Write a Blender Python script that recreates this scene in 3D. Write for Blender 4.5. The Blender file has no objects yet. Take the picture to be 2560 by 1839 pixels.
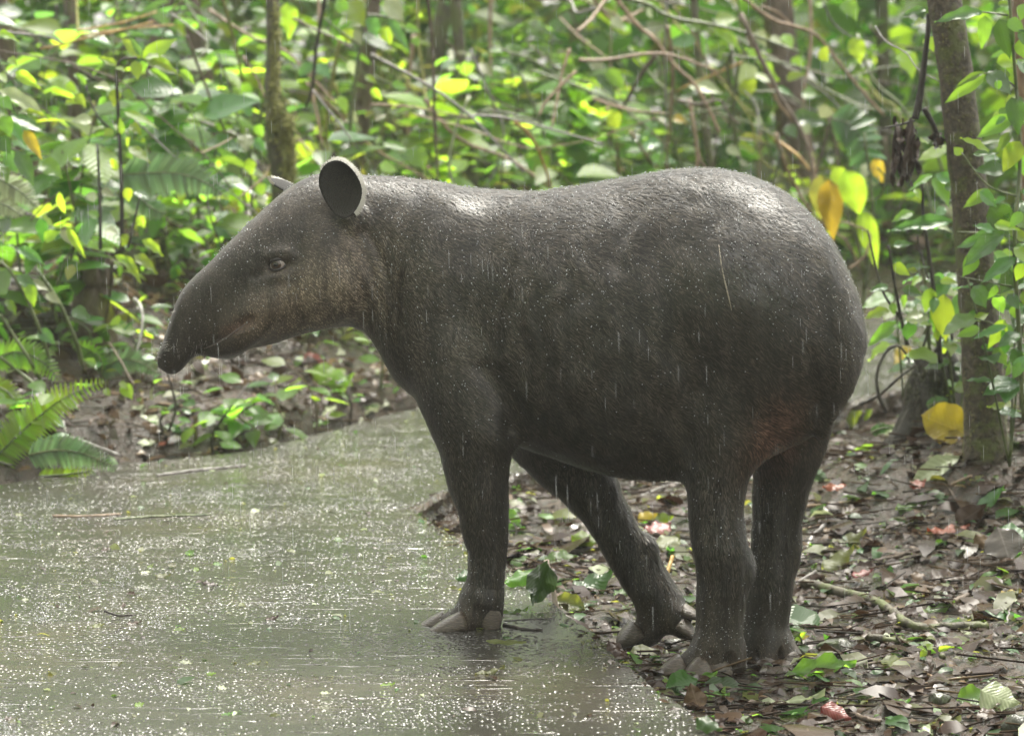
import bpy, math, random
import numpy as np
from mathutils import Vector, Matrix, Quaternion, noise as mnoise

random.seed(7)
RNG = np.random.default_rng(11)
SC = bpy.context.scene
COL = SC.collection

# ------------------------------------------------------------------ camera
FPX, CX, CY, HC = 7665.0, 1280.0, 919.5, 1.5          # focal length in photo pixels, picture centre, camera height
TILT = math.atan(1020.0 / FPX)
FWD = Vector((0, math.cos(TILT), -math.sin(TILT)))
UPV = Vector((0, math.sin(TILT), math.cos(TILT)))
CAM = Vector((0, 0, HC))
cd = bpy.data.cameras.new('camera')
cd.sensor_fit = 'HORIZONTAL'; cd.sensor_width = 36.0
cd.lens = 36.0 * FPX / 2560.0
cd.clip_start = 0.1; cd.clip_end = 600.0
cd.dof.use_dof = True; cd.dof.focus_distance = 6.85; cd.dof.aperture_fstop = 4.2
cam = bpy.data.objects.new('camera', cd); COL.objects.link(cam)
cam.location = CAM; cam.rotation_euler = (math.pi / 2 - TILT, 0, 0)
SC.camera = cam

# ------------------------------------------------------------------ sky, sun, exposure
SUN_ELEV, SUN_AZ = 68.0, 20.0          # sun behind the animal, a little to the right
world = bpy.data.worlds.new('World'); SC.world = world; world.use_nodes = True
wn = world.node_tree; wn.nodes.clear()
sky = wn.nodes.new('ShaderNodeTexSky'); sky.sky_type = 'NISHITA'; sky.sun_disc = False
sky.sun_elevation = math.radians(SUN_ELEV); sky.sun_rotation = math.radians(SUN_AZ)
sky.dust_density = 4.0; sky.air_density = 1.0; sky.ozone_density = 1.0
hs = wn.nodes.new('ShaderNodeHueSaturation'); hs.inputs['Saturation'].default_value = 0.0
bg = wn.nodes.new('ShaderNodeBackground'); bg.inputs['Strength'].default_value = 0.12
wo = wn.nodes.new('ShaderNodeOutputWorld')
tint = wn.nodes.new('ShaderNodeMix'); tint.data_type = 'RGBA'; tint.blend_type = 'MULTIPLY'; tint.inputs[0].default_value = 1.0
tint.inputs[7].default_value = (1.0, 0.985, 0.93, 1)          # even grey overcast, faintly warm
wn.links.new(sky.outputs[0], hs.inputs['Color']); wn.links.new(hs.outputs[0], tint.inputs[6]); wn.links.new(tint.outputs[2], bg.inputs['Color'])
wn.links.new(bg.outputs[0], wo.inputs['Surface'])
sd = bpy.data.lights.new('sun', 'SUN'); sd.energy = 1.5; sd.angle = math.radians(24); sd.color = (1.0, 0.94, 0.82)
sun = bpy.data.objects.new('sun', sd); COL.objects.link(sun)
sun.rotation_euler = (-math.radians(90 - SUN_ELEV), 0, -math.radians(SUN_AZ))
SC.view_settings.view_transform = 'Standard'; SC.view_settings.look = 'None'
SC.view_settings.exposure = 2.25; SC.view_settings.gamma = 1.0; SC.view_settings.use_curve_mapping = False
SC.render.engine = 'CYCLES'
SC.cycles.use_denoising = True
SC.cycles.max_bounces = 6; SC.cycles.diffuse_bounces = 3; SC.cycles.glossy_bounces = 2
SC.cycles.transmission_bounces = 4; SC.cycles.transparent_max_bounces = 8; SC.cycles.volume_bounces = 0
SC.cycles.caustics_reflective = False; SC.cycles.caustics_refractive = False
SC.cycles.sample_clamp_indirect = 6.0

# ------------------------------------------------------------------ helpers
def P(px, py, Y):
    d = FWD + Vector((1, 0, 0)) * ((px - CX) / FPX) + UPV * ((CY - py) / FPX)
    return CAM + d * (Y / d.y)

def G(px, py, z=0.0):
    d = FWD + Vector((1, 0, 0)) * ((px - CX) / FPX) + UPV * ((CY - py) / FPX)
    return CAM + d * ((z - HC) / d.z)

def pxm(Y):                 # metres per photo pixel at depth Y
    return Y / FPX

def tag(o, label=None, cat=None, group=None, kind=None):
    if label: o['label'] = label
    if cat: o['category'] = cat
    if group: o['group'] = group
    if kind: o['kind'] = kind
    return o

def empty(name, loc):
    o = bpy.data.objects.new(name, None); COL.objects.link(o)
    o.location = loc; o.empty_display_size = 0.05
    return o

def link(name, me, mat=None, parent=None, loc=None):
    o = bpy.data.objects.new(name, me); COL.objects.link(o)
    if mat is not None and not me.materials: me.materials.append(mat)
    if parent is not None: o.parent = parent
    if loc is not None: o.location = loc
    return o

def mesh_np(name, verts, faces, smooth=True):
    """verts (n,3) array, faces (m,3) or (m,4) array or list of lists"""
    me = bpy.data.meshes.new(name)
    if isinstance(faces, np.ndarray):
        nf, k = faces.shape
        me.vertices.add(len(verts)); me.vertices.foreach_set('co', np.asarray(verts, np.float32).ravel())
        me.loops.add(nf * k); me.loops.foreach_set('vertex_index', faces.astype(np.int32).ravel())
        me.polygons.add(nf); me.polygons.foreach_set('loop_start', np.arange(0, nf * k, k, dtype=np.int32))
        me.polygons.foreach_set('loop_total', np.full(nf, k, np.int32))
        me.update(calc_edges=True); me.validate()
    else:
        me.from_pydata([tuple(v) for v in verts], [], faces); me.update()
    if smooth:
        me.polygons.foreach_set('use_smooth', np.ones(len(me.polygons), bool)); me.update()
    return me

class MB:
    """collects vertices and faces"""
    def __init__(self): self.v = []; self.f = []
    def tube(self, pts, radii, n=7, cap=True, wob=0.0):
        pts = [Vector(p) for p in pts]; m = len(pts); base = len(self.v); ref = None
        for i, p in enumerate(pts):
            t = (pts[min(i + 1, m - 1)] - pts[max(i - 1, 0)]).normalized()
            if ref is None:
                ref = t.orthogonal().normalized()
            a = (ref - t * ref.dot(t)).normalized(); b = t.cross(a); ref = a
            for k in range(n):
                an = 2 * math.pi * k / n
                r = radii[i] * (1 + (wob * random.uniform(-1, 1) if wob else 0))
                self.v.append(p + (a * math.cos(an) + b * math.sin(an)) * r)
        for i in range(m - 1):
            for k in range(n):
                a0 = base + i * n + k; a1 = base + i * n + (k + 1) % n
                self.f.append([a0, a1, a1 + n, a0 + n])
        if cap:
            self.f.append([base + k for k in range(n)][::-1])
            self.f.append([base + (m - 1) * n + k for k in range(n)])
    def build(self, name, mat=None, parent=None, origin=None, smooth=True):
        o = Vector(origin) if origin is not None else Vector((0, 0, 0))
        me = mesh_np(name, [tuple(Vector(p) - o) for p in self.v], self.f, smooth)
        return link(name, me, mat, parent, o if parent is None else None)

def spline(pts, n):
    """Catmull-Rom through points, n samples per span"""
    pts = [Vector(p) for p in pts]
    if len(pts) == 2:
        return [pts[0].lerp(pts[1], i / n) for i in range(n + 1)]
    out = []
    for i in range(len(pts) - 1):
        p0 = pts[max(i - 1, 0)]; p1 = pts[i]; p2 = pts[i + 1]; p3 = pts[min(i + 2, len(pts) - 1)]
        for k in range(n):
            t = k / n
            out.append(0.5 * ((2 * p1) + (p2 - p0) * t + (2 * p0 - 5 * p1 + 4 * p2 - p3) * t * t + (3 * p1 - p0 - 3 * p2 + p3) * t ** 3))
    out.append(pts[-1])
    return out

# ------------------------------------------------------------------ materials
class NT:
    def __init__(self, name):
        self.m = bpy.data.materials.new(name); self.m.use_nodes = True
        self.t = self.m.node_tree; self.t.nodes.clear()
        self.out = self.t.nodes.new('ShaderNodeOutputMaterial')
    def n(self, typ, **kw):
        nd = self.t.nodes.new(typ)
        for k, v in kw.items():
            if k.startswith('i_'):
                key = k[2:]; key = int(key) if key.isdigit() else key.replace('_', ' ')
                self.set(nd.inputs[key], v)
            else:
                setattr(nd, k, v)
        return nd
    def set(self, sock, v):
        if hasattr(v, 'is_output') or isinstance(v, bpy.types.NodeSocket): self.t.links.new(v, sock)
        elif isinstance(v, (tuple, list)) and len(v) == 3 and sock.type == 'RGBA': sock.default_value = (*v, 1)
        else: sock.default_value = v
    def math(self, op, a, b=0.0, c=0.0, clamp=False):
        nd = self.t.nodes.new('ShaderNodeMath'); nd.operation = op; nd.use_clamp = clamp
        for i, v in enumerate((a, b, c)): self.set(nd.inputs[i], v)
        return nd.outputs[0]
    def mix(self, fac, a, b, mode='MIX'):
        nd = self.t.nodes.new('ShaderNodeMix'); nd.data_type = 'RGBA'; nd.blend_type = mode
        self.set(nd.inputs[0], fac); self.set(nd.inputs[6], a); self.set(nd.inputs[7], b)
        return nd.outputs[2]
    def noise(self, vec, scale, detail=4.0, rough=0.55, dist=0.0):
        nd = self.t.nodes.new('ShaderNodeTexNoise')
        if vec is not None: self.set(nd.inputs['Vector'], vec)
        nd.inputs['Scale'].default_value = scale; nd.inputs['Detail'].default_value = detail
        nd.inputs['Roughness'].default_value = rough; nd.inputs['Distortion'].default_value = dist
        return nd.outputs[0]
    def ramp(self, fac, stops):
        nd = self.t.nodes.new('ShaderNodeValToRGB'); self.set(nd.inputs[0], fac)
        e = nd.color_ramp.elements
        while len(e) < len(stops): e.new(0.5)
        for el, (p, c) in zip(e, stops):
            el.position = p; el.color = (*c, 1) if len(c) == 3 else c
        return nd.outputs[0]
    def maprange(self, v, a, b, c, d):
        nd = self.t.nodes.new('ShaderNodeMapRange')
        for i, x in enumerate((v, a, b, c, d)): self.set(nd.inputs[i], x)
        return nd.outputs[0]
    def bump(self, h, strength=0.5, dist=0.01, normal=None):
        nd = self.t.nodes.new('ShaderNodeBump'); self.set(nd.inputs['Height'], h)
        nd.inputs['Strength'].default_value = strength; nd.inputs['Distance'].default_value = dist
        if normal is not None: self.set(nd.inputs['Normal'], normal)
        return nd.outputs[0]
    def pos(self):
        return self.t.nodes.new('ShaderNodeNewGeometry').outputs['Position']
    def coord(self, which='Object'):
        return self.t.nodes.new('ShaderNodeTexCoord').outputs[which]
    def scalev(self, v, s):
        nd = self.t.nodes.new('ShaderNodeVectorMath'); nd.operation = 'MULTIPLY'
        self.set(nd.inputs[0], v); nd.inputs[1].default_value = s
        return nd.outputs[0]
    def principled(self, color, rough=0.5, normal=None, spec=0.5, **kw):
        nd = self.t.nodes.new('ShaderNodeBsdfPrincipled')
        self.set(nd.inputs['Base Color'], color); self.set(nd.inputs['Roughness'], rough)
        self.set(nd.inputs['Specular IOR Level'], spec)
        if normal is not None: self.set(nd.inputs['Normal'], normal)
        for k, v in kw.items(): self.set(nd.inputs[k.replace('_', ' ')], v)
        return nd.outputs[0]
    def done(self, shader):
        self.t.links.new(shader, self.out.inputs['Surface']); return self.m

# ------------------------------------------------------------------ terrain and path
MUD_EDGE = [(4.5, 13.6), (1.92, 11.5), (1.23, 10.55), (0.59, 9.7), (0.14, 9.06), (-0.10, 8.78), (-0.235, 8.55), (-0.27, 8.33),
            (-0.20, 8.06), (-0.01, 7.51), (0.11, 7.01), (0.294, 6.25), (0.385, 5.9), (0.55, 5.2), (0.9, 4.0), (1.5, 2.0), (1.9, 0.0), (2.0, -6.0)]
FAR_EDGE = [(-6.0, -6.0), (-6.0, 6.2), (-2.6, 7.8), (-1.46, 8.74), (-1.22, 9.05), (-0.80, 9.33), (-0.61, 9.70), (-0.31, 10.30), (0.17, 11.1), (1.45, 12.7), (2.2, 13.2), (4.8, 15.2)]
_fx = np.array([p[0] for p in FAR_EDGE[1:]] + [60.0]); _fy = np.array([p[1] for p in FAR_EDGE[1:]] + [60.0])

def sm(a, b, t):
    t = np.clip((t - a) / (b - a), 0, 1); return t * t * (3 - 2 * t)

def _vnoise(x, y, s, seed):
    """cheap smooth value noise, vectorised"""
    x = x * s + seed * 17.13; y = y * s + seed * 9.71
    xi = np.floor(x); yi = np.floor(y); fx = x - xi; fy = y - yi
    fx = fx * fx * (3 - 2 * fx); fy = fy * fy * (3 - 2 * fy)
    def h(a, b):
        v = np.sin(a * 127.1 + b * 311.7 + seed * 74.7) * 43758.5453
        return v - np.floor(v)
    return (h(xi, yi) * (1 - fx) + h(xi + 1, yi) * fx) * (1 - fy) + (h(xi, yi + 1) * (1 - fx) + h(xi + 1, yi + 1) * fx) * fy - 0.5

FEET = {'near_fore': (1195, 1578, 6.84), 'far_fore': (1630, 1612, 7.14), 'near_hind': (1765, 1689, 6.79), 'far_hind': (1920, 1674, 7.03)}

def height(x, y):
    x = np.asarray(x, float); y = np.asarray(y, float)
    z = np.full(np.broadcast(x, y).shape, -0.10)
    fine = np.exp(-((np.maximum(np.abs(x - 0.6) - 3.0, 0)) ** 2))
    rough = 0.030 * _vnoise(x, y, 3.1, 1) + 0.024 * _vnoise(x, y, 8.3, 2) + 0.020 * _vnoise(x, y, 19.0, 3) + 0.012 * _vnoise(x, y, 41.0, 4)
    # mound that carries the tree and the stump
    z = z + 0.26 * np.exp(-(((x - 1.45) / 0.55) ** 2 + ((y - 8.75) / 0.60) ** 2)) + 0.10 * np.exp(-(((x - 1.75) / 0.7) ** 2 + ((y - 7.6) / 1.1) ** 2))
    z = z + 0.03 * sm(6.6, 5.6, y) * 0
    # litter washed against the slab behind the foreleg
    z = z + 0.05 * np.exp(-(((x - 0.0) / 0.5) ** 2 + ((y - 8.75) / 0.38) ** 2))
    # bank beyond the path
    ye = np.interp(x, _fx, _fy)
    s = y - ye
    left = sm(1.2, -0.4, x)
    z = z + np.where(s > 0, (0.09 + (0.25 * np.minimum(s, 1.8) + 0.06 * np.clip(s - 1.8, 0, 8)) * (0.35 + 0.65 * left)) * sm(0.0, 0.35, s), 0)
    for px, py, Y in list(FEET.values())[1:]:
        p = P(px, py, Y); w = np.exp(-(((x - p.x) ** 2 + (y - p.y) ** 2) / 0.13 ** 2))
        z = z * (1 - w) + (p.z - 0.004) * w
    z = z + rough * fine
    return z

def hz(x, y):
    return float(height(np.array([x]), np.array([y]))[0])

def poly_inside(px_, py_, poly):
    inside = np.zeros(px_.shape, bool); n = len(poly); j = n - 1
    for i in range(n):
        xi, yi = poly[i]; xj, yj = poly[j]
        c = ((yi > py_) != (yj > py_)) & (px_ < (xj - xi) * (py_ - yi) / (yj - yi + 1e-12) + xi)
        inside ^= c; j = i
    return inside
PATH_POLY = FAR_EDGE + MUD_EDGE
def on_path(x, y):
    return bool(poly_inside(np.array([x]), np.array([y]), PATH_POLY)[0])
def surf_z(x, y):
    return 0.0 if on_path(x, y) else hz(x, y)

def axis(lo, hi, step, far, grow=1.35):
    a = list(np.arange(lo, hi, step)); s = step
    while a[-1] < far: s *= grow; a.append(a[-1] + s)
    s = step; b = []
    c = lo
    while c > -far: s *= grow; c -= s; b.append(c)
    return np.array(b[::-1] + a)
gx = axis(-2.4, 3.0, 0.022, 160.0); gy = axis(5.2, 13.5, 0.025, 160.0)
GX, GY = np.meshgrid(gx, gy, indexing='ij'); GZ = height(GX, GY)
inp = poly_inside(GX.ravel(), GY.ravel(), PATH_POLY).reshape(GX.shape)
GZ = np.where(inp, np.minimum(GZ, -0.075), GZ)
idx = np.arange(GX.size).reshape(GX.shape)
gf = np.stack([idx[:-1, :-1], idx[1:, :-1], idx[1:, 1:], idx[:-1, 1:]], -1).reshape(-1, 4)

t = NT('wet_mud'); pos = t.pos()
n1 = t.noise(pos, 6.0, 3); n2 = t.noise(pos, 60.0, 3, 0.7)
c = t.ramp(n1, [(0.30, (0.012, 0.008, 0.005)), (0.5, (0.030, 0.019, 0.012)), (0.72, (0.055, 0.036, 0.022))])
c = t.mix(t.ramp(n2, [(0.48, (0, 0, 0)), (0.64, (1, 1, 1))]), c, (0.018, 0.020, 0.011))
r = t.maprange(n1, 0.35, 0.65, 0.10, 0.45)
M_MUD = t.done(t.principled(c, r, t.bump(n2, 1.0, 0.009), 0.2))
ground = link('ground', mesh_np('ground', np.stack([GX, GY, GZ], -1).reshape(-1, 3), gf), M_MUD)
tag(ground, 'wet muddy forest floor with rotting debris', kind='structure')

# the wet concrete path, a slab about 10 cm thick with a ragged edge
def densify(pts, step, jit):
    out = []
    for i in range(len(pts)):
        a = Vector(pts[i]); b = Vector(pts[(i + 1) % len(pts)]); L = (b - a).length
        k = max(1, int(L / step)) if L < 6 else max(1, int(L / 0.5))
        for q in range(k):
            p = a.lerp(b, q / k)
            w = jit * (float(_vnoise(np.array(p.x), np.array(p.y), 7.0, 5)) * 2 + float(_vnoise(np.array(p.x), np.array(p.y), 26.0, 6)))
            nrm = Vector((-(b - a).y, (b - a).x)).normalized()
            out.append(p + nrm * w)
    return out
ring = densify(PATH_POLY, 0.02, 0.010)
n = len(ring)
import bmesh
_area = sum(ring[i].x * ring[(i + 1) % n].y - ring[(i + 1) % n].x * ring[i].y for i in range(n))
SGN = -1.0 if _area > 0 else 1.0            # outward side of the outline
bm = bmesh.new()
rows = [(0.0, 0.0, 0.0), (-.006, .005, .004), (-.022, .010, .012), (-.042, .004, .018), (-.064, .010, .020), (-.088, .006, .020), (-.14, .012, .016)]
rv = []
for zi, off, jit in rows:
    line = []
    for i in range(n):
        a = ring[i - 1]; b = ring[(i + 1) % n]; d = (b - a).normalized(); nrm = Vector((d.y, -d.x)) if False else Vector((-d.y, d.x))
        p = ring[i]; w = off + jit * 2 * (float(_vnoise(np.array(p.x), np.array(p.y + zi * 3), 21.0, 8)) + .6 * float(_vnoise(np.array(p.x + zi * 2), np.array(p.y), 47.0, 9)))
        line.append(bm.verts.new((p.x + nrm.x * w * SGN, p.y + nrm.y * w * SGN, zi)))
    rv.append(line)
fc = bm.faces.new(rv[0])
for r0_, r1_ in zip(rv[:-1], rv[1:]):
    for i in range(n):
        j = (i + 1) % n; bm.faces.new((r0_[i], r1_[i], r1_[j], r0_[j]))
bmesh.ops.recalc_face_normals(bm, faces=bm.faces)
bmesh.ops.triangulate(bm, faces=[fc])
me = bpy.data.meshes.new('path'); bm.to_mesh(me); bm.free()

t = NT('wet_concrete'); pos = t.pos()
_sz = t.n('ShaderNodeSeparateXYZ'); t.set(_sz.inputs[0], pos); pos_z = _sz.outputs[2]
big = t.noise(pos, 1.5, 3, 0.6)
strk = t.noise(t.scalev(pos, (3.2, 22.0, 1.0)), 1.6, 3, 0.65)
grit = t.noise(pos, 125.0, 2, 0.65)
c = t.ramp(big, [(0.30, (0.020, 0.021, 0.016)), (0.50, (0.037, 0.034, 0.029)), (0.72, (0.060, 0.049, 0.038))])
c = t.mix(t.ramp(strk, [(0.48, (0, 0, 0)), (0.64, (0.8, 0.8, 0.8))]), c, (0.022, 0.022, 0.017))
c = t.mix(t.ramp(grit, [(0.38, (0.7, 0.7, 0.7)), (0.52, (0, 0, 0))]), c, (0.018, 0.018, 0.013))
vo = t.n('ShaderNodeTexVoronoi', feature='F1'); t.set(vo.inputs['Vector'], pos); vo.inputs['Scale'].default_value = 88.0; vo.inputs['Randomness'].default_value = 1.0
sel = t.n('ShaderNodeSeparateColor'); t.set(sel.inputs[0], vo.outputs['Color'])
amount = t.maprange(t.noise(t.scalev(pos, (1.0, 2.0, 1.0)), 2.6, 2, 0.6), 0.42, 0.58, 0.80, 0.05)
bead = t.math('MULTIPLY', t.math('GREATER_THAN', sel.outputs[0], amount), t.maprange(vo.outputs['Distance'], 0.0, 0.55, 1.0, 0.0))
bead = t.math('MULTIPLY', bead, t.maprange(sel.outputs[1], 0.0, 1.0, 0.7, 2.0))
streak = t.maprange(t.noise(t.scalev(pos, (5.0, 40.0, 1.0)), 1.0, 1, 0.5, 0.5), 0.655, 0.76, 0.0, 1.0)
hgt = t.math('ADD', t.math('ADD', bead, t.math('MULTIPLY', streak, 1.3)), t.math('MULTIPLY', grit, 0.16))
hgt = t.math('ADD', hgt, t.math('MULTIPLY', t.noise(pos, 34.0, 3, 0.7), t.maprange(pos_z, -0.02, -0.004, 6.0, 0.0)))
nm = t.bump(hgt, 1.0, 0.0036)
shiny = t.math('MAXIMUM', t.math('GREATER_THAN', bead, 0.01), t.math('GREATER_THAN', streak, 0.02))
r = t.maprange(shiny, 0.0, 1.0, 0.26, 0.05)
ng = t.n('ShaderNodeSeparateXYZ'); t.set(ng.inputs[0], t.n('ShaderNodeNewGeometry').outputs['True Normal'])
side = t.maprange(ng.outputs[2], 0.3, 0.75, 1.0, 0.0)
soil = t.ramp(t.noise(pos, 38.0, 3, 0.65), [(0.35, (0.018, 0.013, 0.009)), (0.55, (0.070, 0.045, 0.026)), (0.7, (0.040, 0.052, 0.018))])
c = t.mix(side, c, soil)                                     # earth and moss on the slab's broken side
M_PATH = t.done(t.principled(c, t.math('MAXIMUM', r, t.math('MULTIPLY', side, 0.6)), nm, t.maprange(shiny, 0.0, 1.0, 0.22, 0.8)))
path = link('path', me, M_PATH)
tag(path, 'wet grey green concrete path pelted by rain', kind='structure')

# ------------------------------------------------------------------ the tapir
def px_y(px):        # depth of the animal's middle line for a photo column
    return float(np.interp(px, [390, 560, 750, 900, 1150, 1500, 1850, 2165], [6.865, 6.90, 6.955, 6.985, 6.985, 6.95, 6.89, 6.835]))
BODY = [  # photo column, top row, bottom row, half width (m), height of the widest line (0 bottom .. 1 top), squareness
 (393, 898, 912, .010, .5, 2.0), (397, 886, 918, .024, .5, 2.1), (405, 866, 925, .031, .5, 2.2), (415, 836, 932, .038, .5, 2.3), (429, 782, 938, .045, .5, 2.3), (443, 746, 932, .048, .5, 2.3),
 (457, 722, 919, .051, .5, 2.3), (475, 702, 897, .055, .5, 2.3), (494, 684, 886, .059, .5, 2.3), (516, 664, 889, .063, .5, 2.3), (550, 629, 896, .072, .52, 2.2),
 (566, 612, 898, .076, .53, 2.2), (586, 592, 893, .083, .53, 2.2), (603, 575, 882, .089, .53, 2.2), (622, 556, 869, .094, .53, 2.2), (645, 535, 866, .101, .52, 2.2), (682, 502, 859, .110, .5, 2.25), (711, 476, 849, .115, .48, 2.25), (741, 457, 838, .120, .45, 2.2),
 (770, 443, 830, .124, .42, 2.15), (796, 434, 824, .126, .42, 2.1), (829, 431, 818, .127, .42, 2.1), (866, 433, 815, .127, .43, 2.1), (903, 437, 822, .130, .45, 2.1), (947, 440, 866, .138, .45, 2.1),
 (1006, 443, 950, .150, .45, 2.1), (1067, 449, 1018, .163, .45, 2.1), (1129, 461, 1062, .180, .45, 2.15), (1185, 471, 1085, .200, .45, 2.15), (1242, 477, 1100, .215, .45, 2.2),
 (1310, 479, 1114, .232, .45, 2.2), (1377, 475, 1136, .247, .45, 2.2), (1445, 466, 1160, .258, .45, 2.2), (1513, 453, 1178, .264, .45, 2.2), (1580, 439, 1190, .252, .46, 2.2), (1637, 429, 1196, .240, .48, 2.2),
 (1693, 423, 1196, .228, .5, 2.2), (1750, 420, 1190, .222, .5, 2.2), (1806, 424, 1178, .220, .5, 2.2), (1863, 436, 1160, .216, .5, 2.2), (1919, 457, 1140, .216, .5, 2.2), (1964, 482, 1120, .202, .5, 2.2),
 (2009, 518, 1100, .184, .5, 2.15), (2054, 569, 1075, .160, .5, 2.1), (2085, 616, 1050, .137, .5, 2.1), (2110, 661, 1018, .114, .5, 2.05), (2133, 712, 976, .086, .5, 2.0), (2147, 752, 938, .062, .5, 2.0), (2156, 786, 904, .040, .5, 2.0), (2161, 815, 872, .020, .5, 2.0), (2164, 836, 848, .006, .5, 2.0)]
_b = []
for px, tp, bt, w, wl, ex in BODY:
    Y = px_y(px); a = P(px, tp, Y); b = P(px, bt, Y)
    _b.append((a.x, a.z, b.z, w, wl, ex, Y))
_b = np.array(_b)
HG = 0.0068
X0, X1, Y0, Y1, Z0, Z1 = -0.86, 0.86, 6.52, 7.32, -0.20, 1.13
xs = np.arange(X0, X1, HG, dtype=np.float32); ys = np.arange(Y0, Y1, HG, dtype=np.float32); zs = np.arange(Z0, Z1, HG, dtype=np.float32)
def gsm(v, s):
    k = np.exp(-0.5 * (np.arange(-4, 5) / s) ** 2); k /= k.sum()
    return np.convolve(np.pad(v, 4, mode='edge'), k, 'valid')
_s = [gsm(np.interp(xs, _b[:, 0], _b[:, i]), 1.1) for i in range(1, 7)]
zt, zb, ww, wl, ex, yc = [v.astype(np.float32) for v in _s]
zc = zb + (zt - zb) * wl
valid = (xs > _b[0, 0]) & (xs < _b[-1, 0])
XX = xs[:, None, None]; YY = ys[None, :, None]; ZZ = zs[None, None, :]
dz = ZZ - zc[:, None, None]
hh = np.where(dz > 0, (zt - zc)[:, None, None], (zc - zb)[:, None, None])
hh = np.maximum(hh, 0.004); wwb = np.maximum(ww, 0.004)[:, None, None]
dy = np.abs(YY - yc[:, None, None]); e = ex[:, None, None]
q = ((np.abs(dz) / hh) ** e + (dy / wwb) ** e) ** (1 / e)
rad = np.sqrt(dz * dz + dy * dy) + 1e-5
F = (rad - rad / np.maximum(q, 1e-3)).astype(np.float32)      # distance along the slice's own radius
F = F * 0.85
F[~valid] = 1.0
# distance beyond the two ends, so the ends close round
for i in np.where(~valid)[0]:
    F[i] = 0.5
del q, rad, dz, hh, dy

def _sub(c, r):
    sl = []
    for lo, ax_, cc in ((0, xs, c[0]), (1, ys, c[1]), (2, zs, c[2])):
        sl.append(slice(max(0, int((cc - r - ax_[0]) / HG)), min(len(ax_), int((cc + r - ax_[0]) / HG) + 2)))
    return tuple(sl)
def smin(a, b, k):
    h = np.clip(0.5 + 0.5 * (b - a) / k, 0, 1)
    return b * (1 - h) + a * h - k * h * (1 - h)
def apply(sl, d, k, op='add'):
    if op == 'add': F[sl] = smin(F[sl], d.astype(np.float32), k)
    else: F[sl] = -smin(-F[sl], d.astype(np.float32), k)
def cap(a, b, r0, r1, k=0.03, op='add'):
    a = Vector(a); b = Vector(b); c = (a + b) / 2; R = (b - a).length / 2 + max(r0, r1) + k * 1.6 + 0.012
    sl = _sub(c, R); x = xs[sl[0]][:, None, None] - a.x; y = ys[sl[1]][None, :, None] - a.y; z = zs[sl[2]][None, None, :] - a.z
    ab = b - a; L2 = max(ab.length_squared, 1e-9)
    tt = np.clip((x * ab.x + y * ab.y + z * ab.z) / L2, 0, 1)
    d = np.sqrt((x - tt * ab.x) ** 2 + (y - tt * ab.y) ** 2 + (z - tt * ab.z) ** 2) - (r0 + tt * (r1 - r0))
    apply(sl, d, k, op)
def ell(c, r, k=0.03, op='add', rot=0.0, yaw=0.0):
    """ellipsoid; rot turns it in the x-z plane"""
    c = Vector(c); sl = _sub(c, max(r) + k * 1.6 + 0.012)
    x = xs[sl[0]][:, None, None] - c.x; y = ys[sl[1]][None, :, None] - c.y; z = zs[sl[2]][None, None, :] - c.z
    if yaw:
        cy_, sy_ = math.cos(yaw), math.sin(yaw); x, y = x * cy_ + y * sy_, -x * sy_ + y * cy_
    cs, sn = math.cos(rot), math.sin(rot)
    u = x * cs + z * sn; v = -x * sn + z * cs
    k1 = np.sqrt((u / r[0]) ** 2 + (y / r[1]) ** 2 + (v / r[2]) ** 2); k2 = np.sqrt((u / r[0] ** 2) ** 2 + (y / r[1] ** 2) ** 2 + (v / r[2] ** 2) ** 2) + 1e-6
    apply(sl, k1 * (k1 - 1) / k2, k, op)
def chain(pts, k=0.03, op='add'):
    """tapered limb through (px, py, Y, radius); its own pieces join hard, the whole joins the body softly"""
    pp = spline([P(a, b, c_) for a, b, c_, _ in pts], 4); rr = np.interp(np.linspace(0, len(pts) - 1, len(pp)), range(len(pts)), [q_[3] for q_ in pts])
    lo = [min(q_[i] for q_ in pp) - max(rr) - k * 1.5 - .012 for i in range(3)]; hi = [max(q_[i] for q_ in pp) + max(rr) + k * 1.5 + .012 for i in range(3)]
    sl = tuple(slice(max(0, int((lo[i] - ax_[0]) / HG)), max(0, min(len(ax_), int((hi[i] - ax_[0]) / HG) + 2))) for i, ax_ in enumerate((xs, ys, zs)))
    X, Y, Z = xs[sl[0]][:, None, None], ys[sl[1]][None, :, None], zs[sl[2]][None, None, :]
    best = None
    for i in range(len(pp) - 1):
        a, ab = pp[i], pp[i + 1] - pp[i]; L2 = max(ab.length_squared, 1e-9)
        x, y, z = X - a.x, Y - a.y, Z - a.z
        tt = np.clip((x * ab.x + y * ab.y + z * ab.z) / L2, 0, 1)
        d = np.sqrt((x - tt * ab.x) ** 2 + (y - tt * ab.y) ** 2 + (z - tt * ab.z) ** 2) - (rr[i] + tt * (rr[i + 1] - rr[i]))
        best = d if best is None else smin(best, d, .006)
    apply(sl, best, k, op)
def surf_at(px, py, start=6.5):
    """depth of the first hit of a viewing ray with the animal"""
    prev = None
    for k in range(800):
        Y = start + k * 0.001; p = P(px, py, Y)
        u, v, w_ = (p.x - X0) / HG, (p.y - Y0) / HG, (p.z - Z0) / HG
        i, j, l = int(u), int(v), int(w_)
        if not (0 <= i < len(xs) - 1 and 0 <= j < len(ys) - 1 and 0 <= l < len(zs) - 1): continue
        fx, fy, fz = u - i, v - j, w_ - l; c = F[i:i + 2, j:j + 2, l:l + 2]
        c = c[0] * (1 - fx) + c[1] * fx; c = c[0] * (1 - fy) + c[1] * fy; f = c[0] * (1 - fz) + c[1] * fz
        if f < 0: return Y
    return 6.9

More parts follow.
